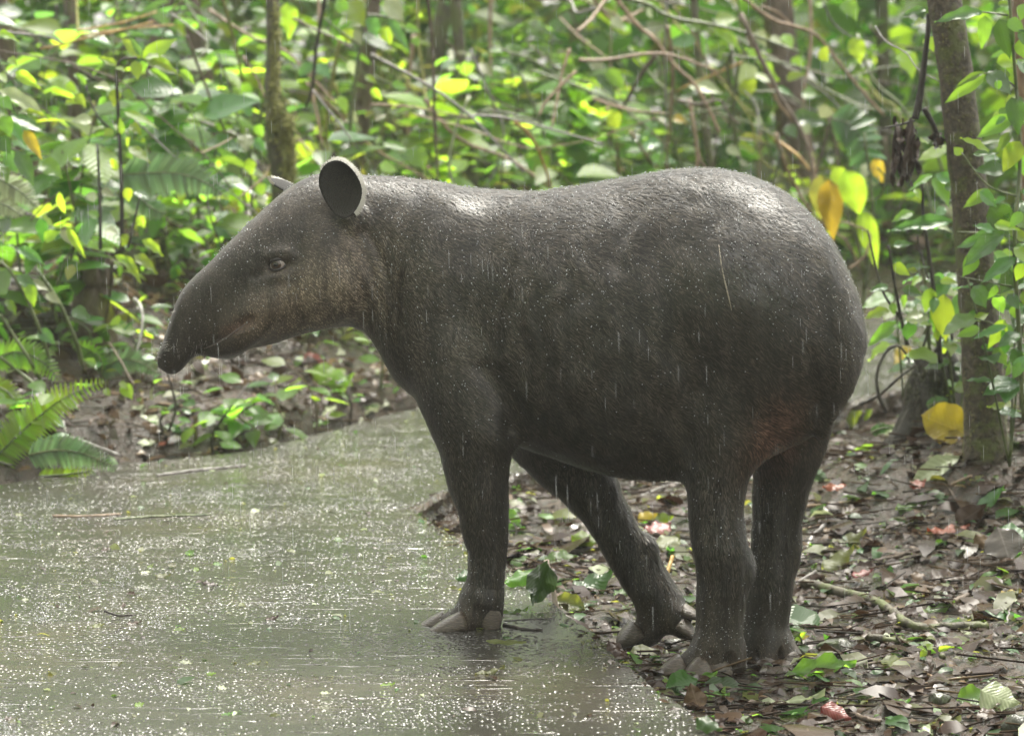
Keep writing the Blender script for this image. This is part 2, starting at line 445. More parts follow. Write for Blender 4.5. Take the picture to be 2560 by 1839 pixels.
S = 1.1288      # the pixel lists below were read off a 2268 px wide view
def D(x, y, Y, r=None):
    return (x * S, y * S, Y) if r is None else (x * S, y * S, Y, r)

# muscles and masses
ell(P(*D(965, 655, 6.925)), (.120, .138, .225), .05, rot=-0.22)             # shoulder
ell(P(*D(1035, 850, 6.875)), (.105, .095, .15), .05, rot=0.1)               # upper arm
ell(P(*D(1020, 800, 7.10)), (.10, .09, .18), .05)                            # far shoulder
ell(P(*D(1632, 655, 6.865)), (.240, .222, .240), .026, rot=0.0)            # haunch
ell(P(*D(1735, 720, 6.80)), (.148, .148, .225), .035, rot=0.0)                # buttock
ell(P(*D(1600, 880, 6.845)), (.105, .105, .19), .05, rot=-0.12)             # thigh
ell(P(*D(1752, 715, 6.92)), (.115, .20, .21), .035)                           # far buttock
ell(P(*D(1745, 905, 7.03)), (.095, .10, .17), .04)                           # far thigh
ell(P(*D(1290, 720, 6.89)), (.25, .185, .255), .08)                          # barrel of the ribs
ell(P(*D(690, 640, 6.90)), (.105, .075, .075), .04, rot=0.25)               # cheek
ell(P(*D(735, 600, 6.91)), (.085, .08, .10), .05)                            # jaw muscle
ell(P(*D(560, 700, 6.85)), (.10, .045, .05), .03, rot=0.75)                  # muzzle pad
# limbs
chain([D(1010, 760, 6.87, .10), D(1040, 880, 6.84, .100), D(1051, 945, 6.83, .094), D(1054, 1000, 6.83, .079), D(1059, 1060, 6.83, .068), D(1068, 1110, 6.83, .057), D(1077, 1165, 6.835, .0475), D(1080, 1220, 6.84, .0415), D(1075, 1280, 6.84, .0395), D(1066, 1325, 6.84, .043)], .04)
chain([D(1150, 850, 7.09, .10), D(1215, 960, 7.11, .10), D(1285, 1050, 7.12, .074), D(1332, 1120, 7.13, .0555), D(1364, 1180, 7.135, .050), D(1408, 1250, 7.14, .0525), D(1448, 1310, 7.14, .054), D(1465, 1345, 7.14, .048)], .045)
chain([D(1605, 820, 6.83, .11), D(1598, 930, 6.80, .098), D(1590, 1010, 6.79, .078), D(1586, 1070, 6.785, .0635), D(1587, 1130, 6.785, .0585), D(1592, 1200, 6.785, .0590), D(1600, 1255, 6.79, .0575), D(1597, 1330, 6.79, .0525), D(1592, 1400, 6.79, .050), D(1590, 1450, 6.79, .051)], .045)
chain([D(1760, 850, 7.01, .11), D(1750, 950, 7.03, .085), D(1732, 1070, 7.04, .064), D(1721, 1150, 7.04, .0565), D(1712, 1240, 7.04, .0525), D(1704, 1320, 7.04, .0520), D(1694, 1400, 7.04, .053), D(1696, 1432, 7.04, .055)], .035)
# feet
chain([D(1066, 1325, 6.84, .043), D(1030, 1362, 6.84, .030), D(985, 1380, 6.845, .016)], .02)
chain([D(1070, 1325, 6.84, .040), D(1048, 1368, 6.82, .029), D(1015, 1388, 6.815, .018)], .02)
chain([D(1072, 1330, 6.845, .036), D(1090, 1362, 6.83, .022), D(1090, 1385, 6.825, .016)], .015)
chain([D(1060, 1345, 6.875, .036), D(1050, 1385, 6.89, .024)], .02)
chain([D(1462, 1340, 7.14, .048), D(1440, 1390, 7.135, .036), D(1412, 1415, 7.13, .024)], .02)
chain([D(1478, 1340, 7.13, .040), D(1500, 1358, 7.11, .026), D(1520, 1360, 7.10, .017)], .018)
chain([D(1468, 1360, 7.13, .036), D(1500, 1385, 7.10, .024), D(1520, 1398, 7.09, .016)], .018)
chain([D(1588, 1425, 6.79, .050), D(1552, 1462, 6.775, .039), D(1508, 1484, 6.765, .024)], .025)
chain([D(1595, 1440, 6.79, .046), D(1595, 1485, 6.76, .028)], .02)
chain([D(1605, 1440, 6.80, .040), D(1625, 1480, 6.80, .024)], .02)
chain([D(1696, 1425, 7.04, .053), D(1675, 1468, 7.02, .034), D(1650, 1478, 7.02, .022)], .025)
chain([D(1700, 1425, 7.04, .052), D(1738, 1452, 7.02, .032), D(1758, 1462, 7.00, .022)], .022)
chain([D(1698, 1430, 7.02, .046), D(1700, 1470, 6.99, .030)], .02)
for a_, b_, r_ in (((1012, 1352, 6.80), (985, 1386, 6.80), .005), ((1062, 1350, 6.79), (1052, 1392, 6.79), .007), ((1575, 1452, 6.735), (1545, 1492, 6.725), .006), ((1612, 1450, 6.745), (1612, 1492, 6.735), .006), ((1682, 1440, 6.985), (1672, 1480, 6.975), .006), ((1722, 1440, 6.985), (1728, 1478, 6.975), .006)):
    cap(P(*D(*a_)), P(*D(*b_)), r_, r_, .012, 'cut')
# tail: a short flap
chain([(2062, 880, 6.80, .026), (2066, 960, 6.775, .026), (2056, 1040, 6.775, .021), (2046, 1085, 6.785, .010)], .016)


def groove(pl, r=.010, k=.03, depth=.004):
    """a crease carved along photo points on the near side; one smooth cut"""
    pp = spline([Vector((q_[0] * S, q_[1] * S, 0)) for q_ in pl], 5)
    pp = [P(q_.x, q_.y, surf_at(q_.x, q_.y) - r + depth) for q_ in pp]
    lo = [min(q_[i] for q_ in pp) - r - k * 1.5 for i in range(3)]; hi = [max(q_[i] for q_ in pp) + r + k * 1.5 for i in range(3)]
    sl = tuple(slice(max(0, int((lo[i] - ax_[0]) / HG)), min(len(ax_), int((hi[i] - ax_[0]) / HG) + 2)) for i, ax_ in enumerate((xs, ys, zs)))
    best = None
    for i in range(len(pp) - 1):
        a_, ab = pp[i], pp[i + 1] - pp[i]; x, y, z = xs[sl[0]][:, None, None] - a_.x, ys[sl[1]][None, :, None] - a_.y, zs[sl[2]][None, None, :] - a_.z
        tt = np.clip((x * ab.x + y * ab.y + z * ab.z) / max(ab.length_squared, 1e-9), 0, 1); dd = np.sqrt((x - tt * ab.x) ** 2 + (y - tt * ab.y) ** 2 + (z - tt * ab.z) ** 2) - r
        best = dd if best is None else np.minimum(best, dd)
    apply(sl, best, k, 'cut')
# creases behind the jaw, at the shoulder, the elbow and the flank
groove([(820, 520), (840, 580), (850, 625), (838, 680)], .014, .05, -.010)
groove([(1362, 568), (1398, 505), (1448, 455), (1510, 425)], .018, .035, -.004)
rp = spline([Vector((x_ * S, y_ * S, 0)) for x_, y_ in ((1392, 572), (1424, 516), (1470, 470), (1525, 444))], 5)
rp = [P(q_.x, q_.y, surf_at(q_.x, q_.y) + .0115 + .007 * (2 * i / (len(rp) - 1) - 1) ** 2) for i, q_ in enumerate(rp)]
rf = None
lo = [min(q_[i] for q_ in rp) - .06 for i in range(3)]; hi = [max(q_[i] for q_ in rp) + .06 for i in range(3)]
sl = tuple(slice(max(0, int((lo[i] - ax_[0]) / HG)), min(len(ax_), int((hi[i] - ax_[0]) / HG) + 2)) for i, ax_ in enumerate((xs, ys, zs)))
for i in range(len(rp) - 1):
    a_, ab = rp[i], rp[i + 1] - rp[i]; x, y, z = xs[sl[0]][:, None, None] - a_.x, ys[sl[1]][None, :, None] - a_.y, zs[sl[2]][None, None, :] - a_.z
    tt = np.clip((x * ab.x + y * ab.y + z * ab.z) / ab.length_squared, 0, 1); dd = np.sqrt((x - tt * ab.x) ** 2 + (y - tt * ab.y) ** 2 + (z - tt * ab.z) ** 2) - .013
    rf = dd if rf is None else np.minimum(rf, dd)
apply(sl, rf, .035)
ell(P(*D(1652, 1262, 6.80)), (.016, .022, .040), .03)
ell(P(*D(1758, 1215, 7.04)), (.014, .022, .040), .03)
ell(P(*D(1052, 1175, 6.82)), (.020, .022, .030), .03)
ell(P(*D(1435, 1215, 7.13)), (.020, .022, .030), .03)
groove([(1065, 815), (1098, 865), (1122, 905), (1130, 950)], .010, .03, .003)
groove([(1536, 870), (1520, 940), (1528, 1010)], .012, .04, -.004)
groove([(1800, 790), (1806, 860), (1812, 930)], .010, .022, .004)
# eye socket, brow and the pouch below it
EYE_Y = surf_at(694, 660)
ell(P(694, 661, EYE_Y - .002), (.024, .013, .015), .012, 'cut', rot=.12)
for ex_, ey_, rx_, rz_, pr in ((690, 632, .030, .008, .004), (716, 640, .016, .010, .003), (700, 690, .034, .010, .004)):
    ell(P(ex_, ey_, surf_at(ex_, ey_) + .008 - pr), (rx_, .008, rz_), .016, rot=.22)
groove([(560, 612), (585, 603), (602, 596)], .005, .012, .003)
# mouth: a slit running back and up from the front of the lower lip
groove([(440, 776), (470, 760), (500, 744), (530, 722), (552, 708)], .006, .010, .006)
groove([(530, 722), (556, 706)], .008, .012, .005)
ell(P(*D(510, 766, 6.865)), (.050, .036, .018), .016, rot=0.30)
ell(P(874, 545, surf_at(874, 545) + .004), (.030, .022, .030), .025)      # root of the ear
# nostril
YN = surf_at(400, 900)
ell(P(403, 900, YN - .004), (.005, .010, .008), .004, 'cut', rot=.6)

def surface_nets(F):
    s = F < 0
    c = [s[a:s.shape[0] - 1 + a, b:s.shape[1] - 1 + b, d:s.shape[2] - 1 + d] for a in (0, 1) for b in (0, 1) for d in (0, 1)]
    cnt = sum(x.astype(np.int8) for x in c); act = np.argwhere((cnt > 0) & (cnt < 8))
    cid = np.full(cnt.shape, -1, np.int32); cid[tuple(act.T)] = np.arange(len(act))
    acc = np.zeros((len(act), 3)); num = np.zeros(len(act))
    corners = [(a, b, d) for a in (0, 1) for b in (0, 1) for d in (0, 1)]
    vals = {cn: F[act[:, 0] + cn[0], act[:, 1] + cn[1], act[:, 2] + cn[2]] for cn in corners}
    for ca in corners:
        for ax_ in range(3):
            if ca[ax_] == 1: continue
            cb = list(ca); cb[ax_] = 1; cb = tuple(cb)
            va, vb = vals[ca], vals[cb]; m = (va < 0) != (vb < 0)
            tt = np.where(m, va / np.where(m, va - vb, 1), 0)
            pnt = np.tile(np.array(ca, float), (len(act), 1)); pnt[:, ax_] += tt
            acc[m] += pnt[m]; num[m] += 1
    v = act + acc / num[:, None]
    faces = []
    for ax_ in range(3):
        a = np.take(s, range(0, s.shape[ax_] - 1), ax_); b = np.take(s, range(1, s.shape[ax_]), ax_)
        e_ = np.argwhere(a != b); o1, o2 = (ax_ + 1) % 3, (ax_ + 2) % 3
        ok = (e_[:, o1] > 0) & (e_[:, o2] > 0) & (e_[:, o1] < s.shape[o1] - 1) & (e_[:, o2] < s.shape[o2] - 1); e_ = e_[ok]
        def cc(d1, d2):
            g = e_.copy(); g[:, o1] -= d1; g[:, o2] -= d2; return cid[g[:, 0], g[:, 1], g[:, 2]]
        qd = np.stack([cc(1, 1), cc(0, 1), cc(0, 0), cc(1, 0)], -1)
        flip = ~s[e_[:, 0], e_[:, 1], e_[:, 2]]
        qd[flip] = qd[flip][:, ::-1]
        faces.append(qd)
    return v * HG + np.array([X0, Y0, Z0]), np.concatenate(faces)
TV, TF = surface_nets(F)
def lap(V, Fq, it, lam):
    ed = np.concatenate([Fq[:, [0, 1]], Fq[:, [1, 2]], Fq[:, [2, 3]], Fq[:, [3, 0]]]); ed = np.concatenate([ed, ed[:, ::-1]])
    deg = np.bincount(ed[:, 0], minlength=len(V)).astype(float)
    for k in range(it):
        l_ = lam if k % 2 == 0 else -lam * 1.03
        s_ = np.stack([np.bincount(ed[:, 0], V[ed[:, 1], i], minlength=len(V)) for i in range(3)], -1) / deg[:, None]
        V = V + l_ * (s_ - V)
    return V
TV = lap(TV, TF, 6, 0.55)
def vnormals(V, Fq):
    fn = np.cross(V[Fq[:, 2]] - V[Fq[:, 0]], V[Fq[:, 3]] - V[Fq[:, 1]])
    N = np.zeros_like(V)
    for k in range(4): np.add.at(N, Fq[:, k], fn)
    return N / (np.linalg.norm(N, axis=1, keepdims=True) + 1e-12)
TN = vnormals(TV, TF)
# loose skin, muscle and tendon relief
def relief(V):
    d = V - np.array(CAM); w_ = d @ np.array(FWD); px = CX + FPX * d[:, 0] / w_; py = CY - FPX * (d @ np.array(UPV)) / w_
    def win(v, a, b, f): return np.clip((v - a) / f, 0, 1) * np.clip((b - v) / f, 0, 1)
    out = np.zeros(len(V))
    n1 = np.array([mnoise.noise(Vector(p) * 8.0) for p in V]); n2 = np.array([mnoise.noise(Vector(p) * 21.0) for p in V]); n3 = np.array([mnoise.noise(Vector((p[0] * 62, p[1] * 62, p[2] * 11))) for p in V])
    head = np.clip((1000 - px) / 150, 0, 1)
    out += (.0036 * n1 + .0022 * n2) * (1 - .65 * head)
    out += .0030 * np.sin((px + 0.06 * (py - 800) + 70 * n1) * 2 * math.pi / 82) * win(px, 1120, 1560, 120) * win(py, 560, 1120, 150)
    out += .0020 * np.sin((px * .8 - py * .35 + 60 * n1) * 2 * math.pi / 46) * win(px, 820, 1010, 50) * win(py, 520, 860, 90)
    out += .0030 * n3 * np.clip((py - 1120) / 150, 0, 1)
    return out
TV = TV + TN * relief(TV)[:, None]; TN = vnormals(TV, TF)

def project(V):
    d = V - np.array(CAM); w = d @ np.array(FWD)
    return CX + FPX * d[:, 0] / w, CY - FPX * (d @ np.array(UPV)) / w
def hide_colour(V):
    px, py = project(V); near = V[:, 1] < 7.0
    c = np.tile(np.array([0.0215, 0.0180, 0.0136]), (len(V), 1))
    def blob(cx, cy, rx, ry, col, amt, rot=0.0):
        cs, sn = math.cos(rot), math.sin(rot); u = (px - cx) * cs + (py - cy) * sn; v = -(px - cx) * sn + (py - cy) * cs
        w = np.exp(-((u / rx) ** 2 + (v / ry) ** 2)) * amt
        c[:] = c * (1 - w[:, None]) + np.array(col) * w[:, None]
    blob(830, 740, 150, 100, (.165, .135, .100), .8, -0.35)      # pale cheek and throat
    blob(690, 800, 110, 60, (.125, .096, .068), .7, -0.3)
    blob(880, 640, 70, 90, (.085, .065, .050), .55)
    blob(640, 560, 130, 70, (.055, .047, .040), .5, -0.8)
    blob(600, 815, 45, 16, (.10, .055, .040), .6, -0.45)           # lip
    blob(560, 880, 55, 22, (.030, .022, .018), .6, -0.2)
    blob(1090, 880, 120, 130, (.052, .044, .036), .6)              # shoulder
    blob(1935, 1090, 60, 95, (.095, .048, .034), .8, 0.35)         # bare pinkish skin inside the thigh
    for fx, fy, rx in ((1110, 1560, 110), (1640, 1580, 110), (1740, 1680, 90), (1930, 1660, 90)):
        blob(fx, fy, rx, 55, (.050, .038, .029), .75)
    return c
TC = hide_colour(TV)
def slick(V):
    px, py = project(V); return .95 * np.exp(-(((px - 1890) / 190) ** 2 + ((py - 690) / 200) ** 2)) + .15 * np.exp(-(((px - 1180) / 120) ** 2 + ((py - 560) / 90) ** 2))
SL = np.clip(slick(TV), 0, 1)
me = mesh_np('body', TV, TF)
at = me.color_attributes.new('hide', 'FLOAT_COLOR', 'POINT')
at.data.foreach_set('color', np.concatenate([TC, SL[:, None]], 1).astype(np.float32).ravel())

t = NT('tapir_hide'); pos = t.pos()
va = t.n('ShaderNodeVertexColor', layer_name='hide')
n1 = t.noise(pos, 9.0, 2); n2 = t.noise(t.scalev(pos, (210.0, 210.0, 90.0)), 1.0, 2, 0.6)
wetv = t.noise(t.scalev(pos, (26.0, 26.0, 2.2)), 1.0, 2, 0.6)
c = t.mix(0.65, va.outputs[0], t.ramp(n1, [(0.3, (0.6, 0.6, 0.62)), (0.7, (1.5, 1.45, 1.4))]), 'MULTIPLY')
c = t.mix(0.5, c, t.ramp(n2, [(0.35, (0.5, 0.5, 0.5)), (0.65, (1.6, 1.6, 1.6))]), 'MULTIPLY')
c = t.mix(0.7, c, t.ramp(wetv, [(0.36, (0.45, 0.45, 0.45)), (0.62, (1.45, 1.45, 1.45))]), 'MULTIPLY')
sl_ = va.outputs['Alpha']
rg = t.math('SUBTRACT', t.maprange(wetv, 0.35, 0.65, 0.36, 0.54), t.math('MULTIPLY', sl_, 0.16))
M_HIDE = t.done(t.principled(c, rg, t.bump(n2, 0.35, 0.004), t.math('ADD', 0.36, t.math('MULTIPLY', sl_, 0.64))))

base_t = Vector((P(1500, 1600, 6.95).x, 6.95, 0.0))
tapir = empty('tapir', base_t)
tag(tapir, 'dark wet tapir standing sideways with one forefoot on the concrete path', 'tapir')
body = link('body', me, M_HIDE, tapir); body.location = -base_t

# --- fur: short flat-lying hairs over the whole body
def sample_surface(Vq, Fq, n, weight=None):
    tri = np.concatenate([Fq[:, [0, 1, 2]], Fq[:, [0, 2, 3]]])
    ar = 0.5 * np.linalg.norm(np.cross(Vq[tri[:, 1]] - Vq[tri[:, 0]], Vq[tri[:, 2]] - Vq[tri[:, 0]]), axis=1)
    if weight is not None: ar = ar * weight[tri].mean(1)
    ch = RNG.choice(len(tri), n, p=ar / ar.sum()); u = RNG.random(n); v = RNG.random(n); f = u + v > 1; u[f] = 1 - u[f]; v[f] = 1 - v[f]
    w = np.stack([1 - u - v, u, v], -1)
    return tri[ch], w
def fur(name, n, parent, mat, wgt, len_fn, width, lift, colour_gain):
    tr, w = sample_surface(TV, TF, n, wgt)
    p = (TV[tr] * w[..., None]).sum(1); nr = (TN[tr] * w[..., None]).sum(1); nr /= np.linalg.norm(nr, axis=1, keepdims=True)
    colr = (TC[tr] * w[..., None]).sum(1)
    px, py = project(p)
    head = np.clip((930 - px) / 120, 0, 1)
    flow = np.stack([0.75 - 0.15 * head, np.zeros(n), -0.65 + 0.9 * head * np.clip((700 - py) / 250, -0.4, 1)], -1)
    legs = np.clip((py - 1080) / 120, 0, 1)[:, None]
    flow = flow * (1 - legs) + np.array([0.1, 0, -1.0]) * legs
    cl = np.stack([np.sin(p[:, 0] * 61 + 3 * np.sin(p[:, 2] * 23)), np.zeros(n), np.sin(p[:, 2] * 47 + 3 * np.sin(p[:, 0] * 19))], -1)
    flow += RNG.normal(0, 0.13, (n, 3)) + cl * .22
    flow -= nr * (flow * nr).sum(1, keepdims=True)
    flow /= np.linalg.norm(flow, axis=1, keepdims=True) + 1e-9
    lf = (lift * (0.6 + 0.8 * RNG.random(n)))[:, None]
    d = flow * np.cos(lf) + nr * np.sin(lf)
    side = np.cross(nr, d); side /= np.linalg.norm(side, axis=1, keepdims=True) + 1e-9
    L = (len_fn(px, py) * (0.65 + 0.7 * RNG.random(n)))[:, None]
    p0 = p - nr * 0.0012
    a = p0 - side * width; b = p0 + side * width; m_ = p0 + d * L * 0.6; tip = p0 + d * L - nr * L * 0.10
    V = np.stack([a, b, m_ + side * width * .7 + nr * .0006, m_ - side * width * .7 + nr * .0006, tip], 1).reshape(-1, 3)
    k = np.arange(n)[:, None] * 5
    Fa = np.concatenate([k + np.array([[0, 1, 2]]), k + np.array([[0, 2, 3]]), k + np.array([[3, 2, 4]])])
    me = mesh_np(name, V - np.array(base_t), Fa, smooth=False)
    g = (colour_gain * (0.25 + 2.0 * RNG.random(n) ** 2.2))[:, None]
    cc = np.repeat(np.concatenate([colr * g, np.ones((n, 1))], 1), 5, axis=0).astype(np.float32)
    at = me.color_attributes.new('hide', 'FLOAT_COLOR', 'POINT'); at.data.foreach_set('color', cc.ravel())
    o = link(name, me, mat, parent); o['kind'] = 'stuff'
    return o
t = NT('tapir_fur'); va = t.n('ShaderNodeVertexColor', layer_name='hide')
wetv = t.noise(t.scalev(t.pos(), (26.0, 26.0, 2.2)), 1.0, 2, 0.6)
c = t.mix(0.7, va.outputs[0], t.ramp(wetv, [(0.36, (0.45, 0.45, 0.45)), (0.62, (1.45, 1.45, 1.45))]), 'MULTIPLY')
M_FUR = t.done(t.principled(c, 0.40, None, 0.5))
def furlen(px, py):
    L = np.interp(px, [390, 600, 800, 950, 1200, 2160], [.004, .006, .009, .014, .017, .018])
    return np.where(py > 1480, .006, L)
facing = np.clip(0.35 - TN[:, 1], 0.12, 1.0) * (1 - .62 * SL)
fur('fur', 170000, tapir, M_FUR, facing, furlen, 0.00080, 0.27, 2.1)

# --- water beads standing on the coat
def ico(sub=1):
    bm = bmesh.new(); bmesh.ops.create_icosphere(bm, subdivisions=sub, radius=1.0)
    v = np.array([q_.co[:] for q_ in bm.verts]); f = np.array([[x.index for x in q_.verts] for q_ in bm.faces]); bm.free(); return v, f
IV, IF = ico(1)
def beads(name, pts, rad, mat, origin):
    n = len(pts); V = (IV[None] * rad[:, None, None] + pts[:, None]).reshape(-1, 3) - np.array(origin)
    Fa = (IF[None] + (np.arange(n) * len(IV))[:, None, None]).reshape(-1, 3)
    return mesh_np(name, V, Fa)
wup = np.clip(TN[:, 2] * 0.9 + 0.28, 0.03, 1.2) * np.clip(0.5 - TN[:, 1], 0.05, 1.0)
px_, py_ = project(TV); wup *= np.where(px_ < 900, 0.5, 1.0)
tr, w = sample_surface(TV, TF, 5200, wup)
pts = (TV[tr] * w[..., None]).sum(1) + (TN[tr] * w[..., None]).sum(1) * 0.0028
t = NT('water_bead')
M_BEAD = t.done(t.principled((0.85, 0.88, 0.9), 0.03, None, 0.9, Transmission_Weight=0.55, IOR=1.33))
o = link('water_beads', beads('water_beads', pts, 0.0006 + 0.0011 * RNG.random(len(pts)) ** 2, M_BEAD, base_t), M_BEAD, tapir); o['kind'] = 'stuff'

# --- eye
def sphere_mesh(name, r, seg=24, ring=16, scale=(1, 1, 1)):
    bm = bmesh.new(); bmesh.ops.create_uvsphere(bm, u_segments=seg, v_segments=ring, radius=r)
    for v in bm.verts: v.co = Vector((v.co.x * scale[0], v.co.y * scale[1], v.co.z * scale[2]))
    me = bpy.data.meshes.new(name); bm.to_mesh(me); bm.free()
    for p_ in me.polygons: p_.use_smooth = True
    return me
def simple(name, col, rough=0.5, spec=0.5, nscale=None, amt=0.4, bump=0.0, bscale=80):
    t = NT(name); c = col
    if nscale:
        nz = t.noise(t.coord(), nscale, 4); c = t.mix(amt, col, t.ramp(nz, [(0.3, (0.4, 0.4, 0.4)), (0.7, (1.6, 1.6, 1.6))]), 'MULTIPLY')
    nm = t.bump(t.noise(t.coord(), bscale, 3), bump, 0.005) if bump else None
    return t.done(t.principled(c, rough, nm, spec))
t = NT('eyeball'); oc = t.coord()
sep = t.n('ShaderNodeSeparateXYZ'); t.set(sep.inputs[0], oc)
dist = t.math('SQRT', t.math('ADD', t.math('POWER', t.math('ADD', sep.outputs[0], 0.0025), 2.0), t.math('POWER', sep.outputs[2], 2.0)))
c = t.ramp(t.math('MULTIPLY', dist, 40.0), [(0.0, (.004, .004, .004)), (0.16, (.006, .005, .004)), (0.24, (.050, .032, .020)), (0.44, (.060, .040, .026)), (0.50, (.36, .31, .28)), (1.0, (.42, .34, .30))])
M_EYE = t.done(t.principled(c, 0.04, None, 0.8))
pe = P(694, 660, EYE_Y + 0.0140)
link('eye', sphere_mesh('eye', 0.0190), M_EYE, tapir, pe - base_t)
# eyelids: two arcs of skin hugging the ball
M_LID = simple('eyelid_skin', (.030, .025, .023), .35, .6, 300, .5, .3, 500)
def lid(sgn, hmax):
    out = []
    for k in range(15):
        a = math.pi * k / 14; x = -0.0186 * math.cos(a); z = sgn * hmax * math.sin(a) ** .9 + x * .15
        yy = math.sqrt(max(0.0198 ** 2 - x * x - z * z, 0.0006 ** 2)); out.append(pe + Vector((x, -yy, z)))
    return out
for nm_, ln, r0 in (('upper_eyelid', lid(1, .0125), .0042), ('lower_eyelid', lid(-1, .0115), .0028)):
    mb = MB(); mb.tube([p_ - base_t for p_ in ln], [r0 * (.6 + .4 * math.sin(math.pi * k / 14)) for k in range(15)], 8); mb.build(nm_, M_LID, tapir)

# --- ears
M_EAR = simple('ear_skin', (.011, .0105, .008), .6, .3, 400, .7, .6, 900)
M_EARFUR = simple('ear_fur', (.055, .050, .038), .5, .3)
M_EARHAIR = simple('pale_ear_hair', (.60, .58, .53), .6, .3)
def make_ear(centre, u, v, nrm, a, b, cup, curl):
    """dish shaped ear: u across, v up, nrm towards the viewer"""
    u, v, nrm = [Vector(q_).normalized() for q_ in (u, v, nrm)]
    NR, NA = 9, 40; vs = []; fs = []
    for side in (0, 1):
        for i in range(NR + 1):
            r = i / NR
            for k in range(NA):
                th = 2 * math.pi * k / NA
                ex_ = a * (1 + .06 * math.cos(2 * th + .5)); ey = b * (1.0 if math.sin(th) > 0 else 1.08)
                x = math.cos(th) * r * ex_ * (1 - 0.12 * max(0, -math.sin(th)) * r); y = math.sin(th) * r * ey
                dep = cup * (1 - r * r) + (curl * r ** 3 * max(0, math.cos(th - 3.6)) ** 2)
                th_ = 0.0085 * (1 - 0.45 * r ** 4) * (1 if side else 0)
                vs.append(Vector(centre) + u * x + v * y - nrm * (dep * 1.0) + nrm * (curl * .4 * r ** 3 * max(0, math.cos(th - 3.6)) ** 2) - nrm * th_)
    off = (NR + 1) * NA
    for side in (0, 1):
        for i in range(NR):
            for k in range(NA):
                q_ = [side * off + i * NA + k, side * off + i * NA + (k + 1) % NA, side * off + (i + 1) * NA + (k + 1) % NA, side * off + (i + 1) * NA + k]
                fs.append(q_[::-1] if side else q_)
    for k in range(NA):
        fs.append([NR * NA + k, NR * NA + (k + 1) % NA, off + NR * NA + (k + 1) % NA, off + NR * NA + k])
    me = mesh_np('ear', [tuple(q_ - base_t) for q_ in vs], fs)
    o = link('ear', me, M_EAR, tapir)
    # pale hair fringe on the upper margin
    hv = []; hf = []; dv = []; df = []
    for q_ in range(1500):
        th = random.uniform(-0.9, 2.5); k = th / (2 * math.pi) * NA
        k0 = int(math.floor(k)) % NA; k1 = (k0 + 1) % NA; fr = k - math.floor(k)
        p0 = vs[NR * NA + k0].lerp(vs[NR * NA + k1], fr) - nrm * random.uniform(0, .005)
        d = (u * math.cos(th - .25) + v * math.sin(th - .25) + nrm * random.uniform(-.7, .15) + u * random.uniform(0, .5)).normalized()
        L = random.uniform(.006, .014) * (1.0 if th < 1.9 else .6); sd_ = d.cross(nrm).normalized() * .0009
        b0 = len(hv); hv += [p0 - sd_ - base_t, p0 + sd_ - base_t, p0 + d * L - base_t]; hf.append([b0, b0 + 1, b0 + 2])
    for q_ in range(2600):
        rr_ = math.sqrt(random.random()) * .97; th = random.uniform(0, 6.283); i_ = rr_ * NR; i0 = int(i_); k0 = int(th / 6.2832 * NA) % NA
        p0 = vs[i0 * NA + k0].lerp(vs[min(i0 + 1, NR) * NA + (k0 + 1) % NA], random.random())
        d = (v * .8 + u * random.uniform(-.4, .6) + nrm * random.uniform(.15, .6)).normalized(); L = random.uniform(.003, .008); sd_ = d.cross(nrm).normalized() * .0004
        b0 = len(dv); dv += [p0 - sd_ - base_t, p0 + sd_ - base_t, p0 + d * L - base_t]; df.append([b0, b0 + 1, b0 + 2])
    h = link('ear_fur', mesh_np('ear_fur', [tuple(q_) for q_ in dv], df, False), M_EARFUR, o); h['kind'] = 'stuff'
    h = link('ear_fringe', mesh_np('ear_fringe', [tuple(q_) for q_ in hv], hf, False), M_EARHAIR, o); h['kind'] = 'stuff'
    return o
Yr = surf_at(862, 535)
ear_c = P(849, 470, Yr - 0.012)
make_ear(ear_c, (1, 0.30, -0.10), (-0.10, 0.30, 1), (-.30, -1, .25), .0490, .0635, .034, .030)
make_ear(P(722, 478, 7.10), (0.35, .9, .1), (-1.0, .15, .62), (-.35, -.55, -.75), .028, .050, .010, .012)
# small pale tuft at the base of the ear
mb = MB(); c0 = P(866, 541, surf_at(866, 541) - .002)
hv = []; hf = []
for k in range(160):
    p0 = c0 + Vector((random.gauss(0, .0055), random.uniform(-.004, .002), random.gauss(0, .0022))); d = Vector((random.uniform(.2, 1), -.5, random.uniform(-.6, .3))).normalized()
    b0 = len(hv); hv += [p0 + Vector((0, 0, .0004)) - base_t, p0 - Vector((0, 0, .0004)) - base_t, p0 + d * .006 - base_t]; hf.append([b0, b0 + 1, b0 + 2])
o = link('ear_tuft', mesh_np('ear_tuft', [tuple(q_) for q_ in hv], hf, False), M_EARHAIR, tapir); o['kind'] = 'stuff'

